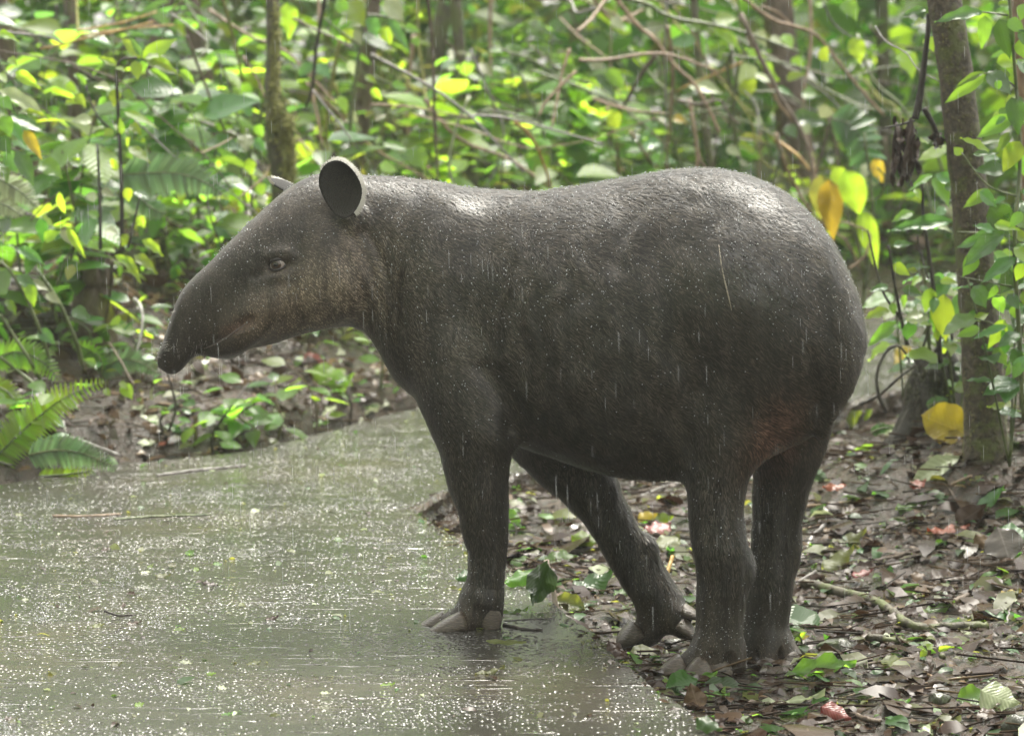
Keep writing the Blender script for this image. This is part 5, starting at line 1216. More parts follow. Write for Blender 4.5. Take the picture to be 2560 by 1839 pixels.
PAL = {'L': ['lime', 'fresh', 'fresh', 'gloss', 'fresh', 'deep'], 'M': ['fresh', 'lime', 'lime', 'fresh', 'olive', 'lime', 'fresh', 'gloss'], 'R': ['fresh', 'lime', 'lime', 'olive', 'fresh', 'gloss', 'lime']}
def rand_sapling(x, y, h, nl, L, pal, label, group):
    z = hz(x, y); root = Vector((x, y, z)); e_ = empty('sapling', root)
    lean = Vector((random.gauss(0, .18), random.gauss(0, .12), 1)); q = spline([Vector((0, 0, -.04)), lean * h * .35 + Vector((random.gauss(0, .03), 0, 0)), lean * h * .7, lean * h + Vector((random.gauss(0, .06), random.gauss(0, .05), 0))], 4)
    mb = MB(); mb.tube(q, list(np.linspace(.006, .0025, len(q))), 5, cap=False); mb.build('stem', BK[random.choice(['green', 'brown', 'green', 'dark'])], e_)
    shape = random.choice(['ovate', 'drip', 'ellip', 'lance', 'drip']); m0 = random.choice(pal)
    tag(e_, ('tiny ' if h < .18 else 'small ' if h < .27 else 'low ' if h < .55 else 'knee high ' if h < .8 else 'tall ') + MW[m0] + ' sapling with ' + ('small ' if L < .09 else 'large ') + SW[shape] + ' leaves ' + band(CX + FPX * x / y), 'sapling', group)
    for k in range(nl):
        f = (.25 + .75 * (k + .5) / nl) * (len(q) - 1); i = min(int(f), len(q) - 2); p = q[i].lerp(q[i + 1], f - i); a = k * 2.4 + random.uniform(-.5, .5)
        d = Vector((math.cos(a), math.sin(a) * .8, random.uniform(-.45, .35))).normalized(); l = L * random.uniform(.65, 1.25); b = p + d * random.uniform(.005, .05)
        leaf(e_, (0, 0, 0), b, b + d * l, Vector((random.gauss(0, .3), random.gauss(-.25, .3), 1)), shape, m0 if random.random() < .7 else random.choice(pal), random.uniform(.85, 1.2) * (1.5 if shape == 'lance' else 1.0), 1)
GROUPS = [('young broadleaf sapling in the undergrowth on the left bank', 'saplings on the left bank', 'L', (-2.0, -.75), 34), ('young broadleaf sapling in the thicket behind the head and back', 'saplings behind the head and back', 'M', (-.75, .75), 46), ('young broadleaf sapling in the bright thicket behind the rump', 'saplings behind the rump', 'R', (.75, 2.4), 36)]
for label, group, pk, (xa, xb), cnt in GROUPS:
    for k in range(cnt):
        s_ = (k + .5) / cnt; x = random.uniform(xa, xb); ye = float(np.interp(x, _fx, _fy)); y = ye + (.85 if x < -1.0 else 1.05 if x < .4 else .4) + 3.4 * s_ + random.uniform(-.15, .15)
        h = random.uniform(.25, .6) + .45 * s_
        if pk == 'R': h *= .8
        rand_sapling(x, y, h, random.randint(16, 28), random.choice([random.uniform(.06, .10), random.uniform(.11, .20), random.uniform(.11, .20)]), PAL[pk], label, group)

# small plants overhanging the litter of the near bank
for k in range(26):
    x = -1.75 + 1.55 * (k + random.random()) / 26; ye = float(np.interp(x, _fx, _fy)); y = ye + random.choice([random.uniform(.12, .3), random.uniform(.4, .95)])
    rand_sapling(x, y, random.uniform(.10, .26), random.randint(6, 11), random.uniform(.05, .10), ['lime', 'fresh', 'fresh', 'gloss'], '', 'small plants on the near bank')
# far wood: one mass of leaves closing the view and the sky behind
def leaf_cloud(name, n, xr, yr, zfun, L, mats, kind='stuff', label=None, cat=None, up=.3, quad=True):
    for mi, (mt, share) in enumerate(mats):
        m = int(n * share); x = RNG.uniform(*xr, m); y = RNG.uniform(*yr, m); z = zfun(x, y, m)
        d = RNG.normal(0, 1, (m, 3)); d[:, 2] = d[:, 2] * .5 - .25; d /= np.linalg.norm(d, axis=1, keepdims=True)
        nn = RNG.normal(0, .5, (m, 3)) + np.array([0, -.2, 1.0]); s_ = np.cross(d, nn); s_ /= np.linalg.norm(s_, axis=1, keepdims=True) + 1e-9; nn = np.cross(s_, d)
        l = (L * RNG.uniform(.5, 1.4, m))[:, None]; w = l * RNG.uniform(.16, .32, (m, 1)); b = np.stack([x, y, z], -1)
        V = np.stack([b, b + d * l * .35 + s_ * w * .9 + nn * l * .06, b + d * l * .7 + s_ * w * .75 + nn * l * .03, b + d * l - nn * l * .12, b + d * l * .7 - s_ * w * .75 + nn * l * .03, b + d * l * .35 - s_ * w * .9 + nn * l * .06], 1).reshape(-1, 3)
        k6 = np.arange(m)[:, None] * 6; Fq = np.concatenate([k6 + np.array([[0, 1, 5, 0]])[:, :3].repeat(1, 0)[:, [0, 1, 2]], k6 + np.array([[1, 2, 4]]), k6 + np.array([[1, 4, 5]]), k6 + np.array([[2, 3, 4]])])
        yield V, Fq, mt
def stuff_mesh(name, label, cat, gens, origin=(0, 0, 0), parent=None):
    Vs = []; Fs = []; mi = []; mats = []; off = 0
    for V, Fq, mt in gens:
        if mt not in mats: mats.append(mt)
        Vs.append(V); Fs.append(Fq + off); mi.append(np.full(len(Fq), mats.index(mt), np.int32)); off += len(V)
    me = mesh_np(name, np.concatenate(Vs), np.concatenate(Fs), False); me.uv_layers.new(name='UVMap')
    for mt in mats: me.materials.append(LM[mt] if mt in LM else BK[mt])
    me.polygons.foreach_set('material_index', np.concatenate(mi)); me.update()
    o = link(name, me); tag(o, label, cat, None, 'stuff'); return o
bank = lambda x, y, m: height(x, y) + np.abs(RNG.normal(0, 1, m)) * .10
stuff_mesh('far_foliage', 'hazy mass of forest foliage closing off the view', 'foliage', leaf_cloud('f', 21000, (-5.5, 6.5), (14.2, 19.5), lambda x, y, m: height(x, y) + RNG.random(m) * 2.6, .22, [('fresh', .34), ('deep', .26), ('lime', .18), ('olive', .14), ('gloss', .08)]))
def edge_filter(g, lo=.1):
    for V, Fq, mt in g:
        m = len(V) // 6; b = V.reshape(m, 6, 3)[:, 0]; keep = b[:, 1] > np.interp(b[:, 0], _fx, _fy) + lo
        V = V.reshape(m, 6, 3)[keep].reshape(-1, 3); n_ = keep.sum(); k6 = np.arange(n_)[:, None] * 6
        yield V, np.concatenate([k6 + np.array([[0, 1, 5]]), k6 + np.array([[1, 2, 4]]), k6 + np.array([[1, 4, 5]]), k6 + np.array([[2, 3, 4]])]), mt
stuff_mesh('undergrowth', 'low leafy undergrowth covering the far bank', 'undergrowth', edge_filter(leaf_cloud('u', 13000, (-3.2, 4.2), (9.6, 16.5), bank, .085, [('fresh', .28), ('lime', .16), ('gloss', .16), ('deep', .12), ('olive', .1), ('brown', .1), ('tan', .08)]), 1.0))

# thin bare vines and twigs strung through the thicket
for k in range(120):
    px = random.uniform(-50, 2300); py = random.uniform(-60, 380); Y = random.uniform(11.3, 13.8); a = random.choice([random.gauss(.75, .35), random.gauss(-.6, .4), random.gauss(1.5, .15)]); L = random.uniform(160, 620)
    p0 = P(px, py, Y); p1 = P(px + math.cos(a) * L, py + abs(math.sin(a)) * L, Y + random.uniform(-.4, .4)); m_ = p0.lerp(p1, .5) + Vector((random.gauss(0, .06), 0, random.gauss(-.03, .05))); r_ = random.uniform(.003, .0095)
    vm = random.choice(['tan', 'brown', 'tan', 'grey', 'green', 'moss'])
    stick('thin_vine', ('hair thin ' if r_ < .004 else 'thin ' if r_ < .006 else 'stout ') + MW[vm] + (' upright' if abs(a - 1.5) < .3 else ' falling' if a > 0 else ' climbing') + ' vine ' + band(px), 'vine', [p0, p0.lerp(m_, .5) + Vector((random.gauss(0, .02), 0, random.gauss(0, .02))), m_, p1.lerp(m_, .5) + Vector((random.gauss(0, .02), 0, random.gauss(0, .02))), p1], r_, r_ * .6, vm, 'thin vines in the thicket', per=4, n=6)
# unseen forest on the other sides, added to block low sky light
def ring(n, L, mats):
    for mt, share in mats:
        m = int(n * share); a = RNG.uniform(math.radians(150), math.radians(390), m); R = RNG.uniform(7.5, 10.5, m); x = R * np.cos(a) * .95; y = R * np.sin(a) * .9 + 4.0; z = RNG.random(m) ** .9 * (7.5 - 6.6 * np.exp(-((np.degrees(a) - 312) / 36) ** 4)) - .1  # ring dips behind the camera at right so open sky reflects on the rump
        for V, Fq, _ in leaf_cloud('r', m, (0, 1), (0, 1), lambda x_, y_, m_: np.zeros(m_), L, [(mt, 1.0)]):
            b = np.repeat(np.stack([x, y, z], -1)[:len(V) // 6], 6, axis=0); base = np.repeat(V.reshape(-1, 6, 3)[:, 0], 6, axis=0); yield V - base + b, Fq, mt
stuff_mesh('added_forest_ring', 'unseen ring of forest added round the clearing to block low sky light', 'foliage', ring(9000, .55, [('deep', .5), ('fresh', .3), ('brown', .2)]))

# ------------------------------------------------------------------ things lying on the ground
CG = lambda x, y: (1600 + x / 2.3625, 1350 + y / 2.3625)
C3 = lambda x, y: (1000 + x / 2.062, 1000 + y / 2.062)
CR = lambda x, y: (1950 + x / 2.962, 850 + y / 2.962)
CP = lambda x, y: (x / 1.89, 1150 + y / 1.89)
def lay(label, b, t_, w, mat, conv, shape='ovate', tilt=.45, group=None, name='fallen_leaf', lift=.0):
    """a fallen leaf between two photo points, lying on the ground and tilted a little towards the viewer"""
    k = conv(1001, 0)[0] - conv(1000, 0)[0]; B2 = conv(*b); T2 = conv(*t_); mid = ((B2[0] + T2[0]) / 2, max(B2[1], T2[1]) + w * k * .25)
    g = GT(*mid); n = Vector((random.uniform(-.12, .12), -tilt, 1 - tilt * .5)).normalized(); g = g + Vector((0, 0, .004 + lift))
    def hit(p2):
        d = P(p2[0], p2[1], 1.0) - CAM; return CAM + d * ((g - CAM).dot(n) / d.dot(n))
    B, T = hit(B2), hit(T2); L = max((T - B).length, .01)
    dx, dy = T2[0] - B2[0], T2[1] - B2[1]; l2 = math.hypot(dx, dy) + 1e-6; c2 = ((B2[0] + T2[0]) / 2, (B2[1] + T2[1]) / 2)
    W = (hit((c2[0] - dy / l2 * w * k / 2, c2[1] + dx / l2 * w * k / 2)) - hit((c2[0] + dy / l2 * w * k / 2, c2[1] - dx / l2 * w * k / 2))).length
    ext = (T - B) * .09; o = leaf(None, (0, 0, 0), B - ext, T + ext, n, shape, mat, max(.35, min(3.2, 1.2 * W / (W0[shape] * L))), 0, name, True)
    return tag(o, label, 'leaf', group)
for a in [
 ('corrugated bright green leaf lying right of the hind foot', (905, 785), (1245, 752), 85, 'fresh', CG, 'ellip', .6),
 ('small pale green leaf below the corrugated leaf', (915, 800), (1040, 780), 45, 'pale', CG),
 ('pale green leaf tip left of the leaf cluster at the hind foot', (180, 850), (90, 852), 50, 'lime', CG, 'ovate', .7),
 ('large dark green leaf in the cluster before the near hind foot', (325, 830), (160, 880), 110, 'deep', CG, 'ellip', .8),
 ('light green leaf in the middle of the cluster at the hind foot', (330, 835), (450, 785), 60, 'fresh', CG, 'ovate', .7),
 ('dark green leaf at the right of the cluster at the hind foot', (385, 850), (615, 865), 95, 'deep', CG, 'ellip', .7),
 ('folded tan dead leaf standing before the green cluster', (345, 985), (295, 850), 95, 'tan', CG, 'ovate', .95),
 ('narrow green leaf below the cluster at the hind foot', (360, 912), (520, 900), 24, 'fresh', CG, 'lance'),
 ('long pale green strip of leaf on the mud in front', (695, 955), (1085, 966), 24, 'pale', CG, 'blade'),
 ('small lime leaf on the mud near the front edge', (498, 1055), (605, 1040), 46, 'lime', CG),
 ('dark green leaf on the corner of the path at the bottom', (345, 1050), (485, 1140), 60, 'deep', CG, 'ovate', .6),
 ('olive leaf with a ragged edge left of the red brown leaf', (1320, 965), (1160, 990), 50, 'olive', CG),
 ('curled red brown leaf in the right foreground', (1080, 985), (1235, 1055), 90, 'red', CG, 'ovate', .8),
 ('broad pale green leaf with clear veins at the lower right', (2028, 890), (2230, 985), 130, 'pale', CG, 'ovate', .75),
 ('rounded pale green leaf beside the clear veined one', (2030, 900), (1880, 950), 85, 'fresh', CG, 'ellip', .7),
 ('small green leaf near the mossy stone in the foreground', (1485, 975), (1590, 945), 46, 'fresh', CG),
 ('tiny yellow leaf near the bottom edge at right', (1780, 1105), (1865, 1090), 36, 'yellow', CG),
 ('pale ragged leaf at the very bottom right', (1665, 1080), (1725, 1150), 50, 'pale', CG),
 ('pale green leaf scrap at the bottom right of the centre', (985, 1120), (1090, 1135), 50, 'pale', CG),
 ('green leaf resting on the mossy root', (1690, 415), (1855, 392), 40, 'fresh', CG),
 ('small green leaf left of the one on the root', (1690, 420), (1600, 425), 44, 'lime', CG),
 ('yellow spotted leaf by the root at the right edge', (2135, 330), (2245, 305), 56, 'yellow', CG),
 ('yellow green leaf above the mossy root', (1090, 160), (1265, 75), 66, 'olive', CG),
 ('small pale green leaf at the end of the mossy root', (1020, 245), (1080, 280), 40, 'pale', CG),
 ('round pale green leaf behind the lower root', (1425, 560), (1480, 585), 40, 'pale', CG),
 ('orange brown leaf scrap right of the hind legs', (1260, 205), (1370, 180), 40, 'red', CG),
 ('purple brown broad leaf on the litter at right', (1730, 235), (1890, 215), 90, 'brown', CG),
 ('dull pink brown leaf behind the purple brown one', (1800, 230), (2080, 190), 90, 'brown', CG),
 ('small dark green leaf standing in the litter', (1475, 195), (1480, 150), 30, 'deep', CG, 'ovate', .9),
 ('yellow brown leaf left of the hind heel', (60, 40), (230, 20), 60, 'olive', CG),
 ('big yellow leaf leaning against the foot of the slender tree', (1385, 690), (1065, 572), 220, 'yellow', CR, 'ellip', 1.1),
 ('long pale yellow leaf lying below the leaning yellow leaf', (1300, 880), (975, 1035), 90, 'pale', CR, 'lance', .6),
 ('bright red leaf strip on the litter behind the hind leg', (335, 1085), (555, 1092), 46, 'red', CR, 'ellip', .7),
 ('red brown curled leaf right of the bright red strip', (975, 1085), (1080, 1050), 60, 'red', CR),
 ('green and pale folded leaf in the litter below the tree', (875, 1245), (1070, 1205), 66, 'fresh', CR),
 ('large olive brown leaf standing at the right edge', (1330, 1350), (1520, 1230), 130, 'brown', CR, 'ovate', .95),
 ('rust red leaf below the olive brown one', (1380, 1380), (1095, 1450), 60, 'red', CR),
 ('dark brown leaf lying over the rust red leaf', (1180, 1450), (1560, 1430), 70, 'brown', CR),
 ('silvery grey dead leaf spread out at the right edge', (1620, 1400), (1700, 1610), 210, 'silver', CR, 'ellip', .9),
 ('yellow striped dead leaf beside the silvery one', (1460, 1440), (1560, 1560), 70, 'tan', CR, 'ovate', .8),
 ('glossy green leaf at the right edge above the silvery one', (1480, 1240), (1650, 1100), 70, 'gloss', CR, 'ovate', .9),
 ('dark green leaf at the right edge beside the silvery one', (1650, 1390), (1830, 1480), 110, 'gloss', CR, 'ovate', .8),
 ('olive yellow leaf right of the pale root', (385, 1520), (635, 1450), 70, 'olive', CR),
 ('yellow green leaf below the olive yellow one', (380, 1620), (545, 1570), 70, 'olive', CR),
 ('lime green leaf rosette behind the tail', (420, 610), (595, 540), 120, 'lime', CR, 'ovate', 1.1),
 ('small lime leaf right of the lime rosette', (600, 560), (675, 520), 60, 'lime', CR, 'ovate', 1.1),
 ('golden dead leaf caught among the stump roots', (960, 70), (850, 200), 110, 'yellow', CR, 'ovate', 1.1),
 ('large wilted green leaf hanging against the upright tan stick', (755, 850), (690, 1050), 110, 'deep', C3, 'ovate', .75),
 ('green leaf left of the upright tan stick behind the foreleg', (700, 835), (560, 850), 60, 'fresh', C3, 'ellip', .7),
 ('bright green leaf behind the shin of the near foreleg', (690, 880), (540, 950), 70, 'fresh', C3, 'ovate', .6),
 ('pale green leaf right of the top of the tan stick', (760, 815), (905, 800), 56, 'fresh', C3, 'ellip', .7),
 ('pleated green leaf at the foot of the tan stick', (810, 1020), (945, 1080), 70, 'olive', C3, 'ellip', .8),
 ('bright green leaf left of the far foreleg', (895, 700), (1020, 745), 70, 'lime', C3, 'ovate', .8),
 ('shaded green leaf before the far foreleg', (905, 985), (1095, 915), 80, 'deep', C3),
 ('lime tip beside the shaded green leaf', (1085, 930), (1155, 940), 50, 'lime', C3),
 ('small green leaf below the shaded one', (1110, 1000), (1185, 980), 40, 'fresh', C3),
 ('olive leaf left of the near foreleg on the path', (375, 900), (290, 920), 60, 'deep', C3, 'ovate', .7),
 ('thin green blade on the path left of the near foreleg', (350, 972), (110, 968), 14, 'olive', C3, 'blade'),
 ('thin pale blade on the path right of the near forefoot', (520, 1095), (662, 1096), 16, 'fresh', C3, 'blade'),
 ('yellow and green mottled leaf between the far foreleg and hind leg', (1235, 620), (1320, 590), 60, 'yellow', C3, 'ovate', .9),
 ('lime leaf touching the mottled yellow one', (1300, 620), (1410, 610), 56, 'lime', C3, 'ovate', .8),
 ('red brown leaf below the mottled yellow one', (1385, 640), (1255, 685), 50, 'red', C3),
 ('olive yellow leaf below the red brown one', (1430, 705), (1290, 770), 60, 'olive', C3),
 ('dark brown curled leaf beside the hoof of the far foreleg', (1085, 1245), (1180, 1350), 45, 'brown', C3, 'ovate', .5),
 ('green blade cluster leaf near the far foreleg shin', (560, 560), (620, 650), 34, 'fresh', C3, 'lance', .9),
 ('second green blade leaf near the far foreleg shin', (555, 640), (590, 680), 30, 'fresh', C3, 'lance', .9),
 ('pale yellow green leaf under the raised toes', (1490, 1160), (1560, 1140), 50, 'olive', C3),
 ('yellow strip lying on the path before the forefoot', (460, 1240), (640, 1260), 18, 'olive', C3, 'blade'),
 ('green strip on the path below the forefoot', (400, 1405), (540, 1395), 16, 'olive', C3, 'blade'),
 ('whitish leaf at the far edge of the path below the chin', (1060, 1090), (1200, 1160), 56, 'pale', C5),
 ('pale green leaf beside the whitish one on the far edge', (1240, 1100), (1330, 1125), 40, 'pale', C5),
 ('small red leaf on the litter at the far edge of the path', (800, 1110), (855, 1145), 50, 'red', C5),
 ('orange leaf next to the small red leaf', (865, 1105), (915, 1110), 36, 'red', C5),
 ('pale slender leaf lying on the bank above the red leaf', (690, 945), (830, 1040), 44, 'pale', C5, 'lance'),
 ('bright green leaf under the throat', (1615, 750), (1810, 840), 90, 'lime', C5, 'ovate', .9),
 ('second green leaf under the throat', (1660, 860), (1830, 790), 70, 'fresh', C5, 'ovate', .9),
 ('orange brown leaf under the throat', (1560, 700), (1680, 720), 70, 'red', C5, 'ovate', .8),
 ('green leaf at the far edge of the path before the chest', (1560, 1020), (1690, 1040), 40, 'fresh', C5),
]: lay(*a)
def gwhere(px, py):
    if py < 1180 and px < 1100: return 'on the far bank ' + ('left of the snout' if px < 400 else 'below the snout' if px < 560 else 'below the chin' if px < 760 else 'below the throat' if px < 930 else 'before the chest') + (', high up' if py < 930 else ', halfway down' if py < 1040 else ', beside the path')
    if px > 1050 and py < 1840 and not on_path(*GT(px, py).xy):
        c = 'behind the near foreleg' if px < 1350 else 'before the far foreleg' if px < 1560 else 'between fore and hind legs' if px < 1720 else 'at the hind feet' if px < 1980 else 'right of the hind legs' if px < 2200 else 'below the slender tree' if px < 2400 else 'near the right edge'
        r = ', far back' if py < 1250 else ', shin high' if py < 1420 else ', foot level' if py < 1600 else ', close to the front' if py < 1740 else ', at the bottom edge'
        return 'in mud ' + c + r
    c = 'at the path left edge' if px < 180 else 'left on the path' if px < 420 else 'left of the path middle' if px < 680 else 'in the middle of the path' if px < 920 else 'on the path by the forefoot' if px < 1250 else 'on the path corner'
    return c + (', far back' if py < 1300 else ', shin level' if py < 1450 else ', foot level' if py < 1600 else ', close to the front' if py < 1720 else ', at the bottom edge')
# small leaf scraps scattered over the path
for k in range(36):
    x, y = random.choice([(random.uniform(20, 1900), random.uniform(180, 1250))])
    an = random.gauss(0, .35); L = random.uniform(22, 70)
    g_ = GT(*CP(x, y))
    if not on_path(g_.x, g_.y): continue
    mt_ = random.choice(['olive', 'fresh', 'deep', 'pale', 'brown', 'olive', 'lime'])
    lay('small ' + MW[mt_] + ' scrap of leaf ' + gwhere(*CP(x, y)), (x, y), (x + L * math.cos(an), y + L * math.sin(an) * .5), random.uniform(10, 22), mt_, CP, random.choice(['ovate', 'lance', 'ellip']), .35, 'leaf scraps on the path')
# brown leaves in the mud
for k in range(112):
    x, y = random.uniform(0, 2268), random.uniform(-700, 1150); p2 = CG(x, y); g_ = GT(*p2)
    if on_path(g_.x, g_.y) or g_.y > 9.4 or (1520 < p2[0] < 1880 and 1470 < p2[1] < 1730): continue
    an = random.gauss(0, .6); L = random.uniform(50, 150) * 6.5 / g_.y
    mt_ = random.choice(['brown', 'brown', 'tan', 'brown', 'olive', 'brown']); sh_ = random.choice(['ovate', 'ellip', 'drip'])
    lay(('small ' if L < 60 else 'longish ') + SW[sh_] + ' ' + MW[mt_] + ' leaf ' + gwhere(*p2), (x, y), (x + L * math.cos(an), y + L * math.sin(an) * .5), L * random.uniform(.25, .5), mt_, CG, sh_, random.uniform(.1, .6), 'small brown leaves in the mud')
# pale and brown leaves on the bank
for k in range(76):
    x, y = random.uniform(250, 2050), random.uniform(560, 1180); p2 = C5(x, y); g_ = GT(*p2)
    if on_path(g_.x, g_.y) or g_.y > 11: continue
    an = random.gauss(.3, .6); L = random.uniform(40, 110)
    mt_ = random.choice(['brown', 'tan', 'silver', 'tan', 'pale', 'brown']); sh_ = random.choice(['ovate', 'ellip', 'lance'])
    lay(('small ' if L < 70 else 'longish ') + SW[sh_] + ' ' + MW[mt_] + ' leaf ' + gwhere(*p2), (x, y), (x + L * math.cos(an), y + L * math.sin(an) * .6), L * random.uniform(.25, .5), mt_, C5, sh_, random.uniform(.2, .8), 'dead leaves on the far bank')

# roots, sticks and stones of the right foreground
def ground_stick(label, cat, pl, r, mat, conv, name, sink=.15, r1=.75, wob=.09):
    k = conv(1001, 0)[0] - conv(1000, 0)[0]; p3 = []
    for q in pl:
        g = GT(*conv(*q)); rr_ = r * k * pxm(g.y); p3.append(g + Vector((0, 0, rr_ * (1 - 2 * sink) * .6)))
    rm = r * k * pxm(p3[0].y) * 1.15
    return stick(name, label, cat, p3, rm, rm * r1, mat, wob=wob, per=7, n=10)
for a in [
 ('thick mossy root snaking through the mud right of the hind feet', 'root', [(960, 275), (1060, 300), (1200, 325), (1380, 370), (1480, 430), (1560, 500), (1700, 535), (1850, 525), (2050, 515)], 27, 'mossy', CG, 'surface_root'),
 ('lower short root ending above the small green seedling', 'root', [(1340, 580), (1480, 600), (1620, 615), (1700, 650), (1790, 695)], 20, 'mossy', CG, 'surface_root'),
 ('brown root segment above the thick mossy root', 'root', [(1475, 255), (1600, 280), (1720, 292), (1830, 295)], 14, 'brown', CG, 'surface_root'),
 ('fat brown stick pointing up right near the edge', 'stick', [(1850, 385), (1960, 330), (2065, 285)], 20, 'brown', CG, 'fallen_stick'),
 ('thin bent straw lying across the right foreground', 'stick', [(1155, 955), (1290, 905), (1430, 890), (1720, 845), (2040, 800)], 6, 'tan', CG, 'fallen_stick'),
 ('second straw lying just below the thin bent one', 'stick', [(1330, 955), (1540, 905), (1800, 860)], 5, 'tan', CG, 'fallen_stick'),
 ('grey broken stick touching the far hind leg', 'stick', [(880, 292), (950, 245), (1035, 195)], 13, 'grey', CG, 'fallen_stick'),
 ('long brown stick rising to the right edge', 'stick', [(1370, 140), (1600, 85), (1890, 5)], 12, 'brown', CG, 'fallen_stick'),
 ('dark stick at the right edge', 'stick', [(1990, 152), (2120, 145), (2280, 148)], 12, 'brown', CG, 'fallen_stick'),
 ('short dark twig right of the hind legs', 'twig', [(1000, 445), (1090, 420), (1200, 388)], 9, 'dark', CG, 'fallen_twig'),
 ('pale short twig standing in the mud', 'twig', [(1440, 880), (1490, 840), (1535, 760)], 14, 'tan', CG, 'fallen_twig'),
 ('tan peeled twig left of the straws', 'twig', [(1630, 790), (1680, 800), (1735, 815)], 10, 'tan', CG, 'fallen_twig'),
 ('brown stick lying below the lower root', 'stick', [(1250, 760), (1400, 730), (1700, 700)], 9, 'brown', CG, 'fallen_stick'),
 ('dark forked twig near the bottom edge', 'twig', [(690, 1070), (800, 1100), (920, 1140)], 6, 'brown', CG, 'fallen_twig'),
 ('dark root at the bottom right', 'root', [(1240, 1035), (1330, 1060), (1420, 1085)], 16, 'brown', CG, 'surface_root'),
 ('vertical grey twig by the right edge', 'twig', [(2165, 500), (2180, 430), (2195, 370)], 9, 'grey', CG, 'fallen_twig'),
 ('brown root at the right edge', 'root', [(2060, 340), (2150, 360), (2280, 395)], 20, 'brown', CG, 'surface_root'),
 ('fuzzy pale root bending down right of the far hind leg', 'root', [(315, 1245), (350, 1280), (372, 1320), (320, 1390), (245, 1460), (190, 1560), (140, 1650)], 14, 'pale', CR, 'surface_root'),
 ('straight light brown stick behind the hind leg', 'stick', [(140, 1255), (400, 1220), (640, 1185), (790, 1150)], 11, 'tan', CR, 'fallen_stick'),
 ('dark log piece under the light brown stick', 'log', [(150, 1305), (300, 1300), (430, 1290)], 20, 'mossy', CR, 'log'),
 ('brown stick low at the far right litter', 'stick', [(760, 1620), (1000, 1560), (1300, 1490)], 12, 'brown', CR, 'fallen_stick'),
 ('forked grey twig below the tree foot', 'twig', [(1160, 1060), (1230, 1090), (1300, 1190)], 7, 'brown', CR, 'fallen_twig'),
 ('tan stick pointing at the tree foot', 'stick', [(1270, 1085), (1350, 1050), (1420, 1015)], 12, 'tan', CR, 'fallen_stick'),
 ('brown stick slanting to the hind leg at mid height', 'stick', [(130, 1420), (220, 1395), (300, 1375)], 9, 'tan', CR, 'fallen_stick'),
 ('grey twig behind the belly on the litter', 'twig', [(1240, 500), (1360, 460), (1490, 425)], 9, 'grey', C3, 'fallen_twig'),
 ('second grey twig behind the belly', 'twig', [(1200, 480), (1320, 455), (1440, 440)], 6, 'brown', C3, 'fallen_twig'),
 ('grey stick between the forelegs', 'stick', [(620, 810), (800, 795), (1020, 765)], 10, 'grey', C3, 'fallen_stick'),
 ('red brown stalk left of the upright tan stick', 'stalk', [(550, 885), (640, 868), (745, 842)], 6, 'brown', C3, 'leaf_stalk'),
 ('pale stalk right of the upright tan stick', 'stalk', [(770, 845), (900, 835), (1010, 850), (1110, 890)], 6, 'green', C3, 'leaf_stalk'),
 ('dark flat bark strip on the path behind the forefoot', 'bark', [(535, 1165), (640, 1185), (735, 1192)], 9, 'dark', C3, 'bark_strip'),
 ('dark twig across the path right of the forefoot', 'twig', [(540, 1140), (680, 1130), (800, 1128)], 3, 'dark', C3, 'fallen_twig'),
 ('yellow green leaf stalk lying over the leaf cluster', 'stalk', [(300, 855), (430, 858), (565, 850)], 9, 'green', CG, 'leaf_stalk'),
 ('dark wet twig on the path near the left middle', 'twig', [(495, 715), (560, 735), (640, 732)], 5, 'dark', CP, 'fallen_twig'),
 ('long thin pale straw on the path at upper left', 'straw', [(250, 268), (400, 268), (570, 258)], 6, 'tan', CP, 'straw'),
 ('second pale straw on the path right of the first', 'straw', [(540, 285), (720, 272), (1000, 262)], 6, 'green', CP, 'straw'),
 ('dark and white stick on the far side of the path', 'stick', [(740, 75), (880, 58), (1060, 40), (1160, 30)], 7, 'grey', CP, 'fallen_stick'),
]: ground_stick(*a)
for k in range(16):
    x, y = random.uniform(300, 1900), random.uniform(640, 1080); a = random.gauss(.45, .35); L = random.uniform(140, 330); mt_ = random.choice(['brown', 'tan', 'grey', 'brown']); rr_ = random.uniform(4, 8)
    if on_path(*GT(*C5(x + L * math.cos(a), y + L * math.sin(a) * .6)).xy): continue
    ground_stick(('thin ' if rr_ < 6 else 'stout ') + MW[mt_] + ' fallen stick ' + gwhere(*C5(x, y)), 'stick', [(x, y), (x + L * .5 * math.cos(a), y + L * .5 * math.sin(a) * .6 - 8), (x + L * math.cos(a), y + L * math.sin(a) * .6)], rr_, mt_, C5, 'fallen_stick')
stick('upright_stick', 'upright peeled tan stick standing at the edge of the path', 'stick', [P(*C3(822, 1150), 7.06), P(*C3(795, 1000), 7.09), P(*C3(752, 822), 7.13)], 12 / 2.062 * pxm(7.4), 14 / 2.062 * pxm(7.4), bark('peeled_stick', (.30, .23, .17), (.42, .34, .27), (.55, .46, .38), rough=.35), wob=.03)
stick('broken_stub', 'short orange tan stub sticking out of the litter between the legs', 'stub', [P(*C3(1372, 905), 7.7), P(*C3(1405, 805), 7.75)], 12 / 2.062 * pxm(7.6), 10 / 2.062 * pxm(7.6), 'amber')
M_STONE = bark('wet_stone', (.020, .022, .016), (.050, .052, .038), (.100, .100, .080), scale=26, rough=.25, moss=((.045, .06, .02), .55))
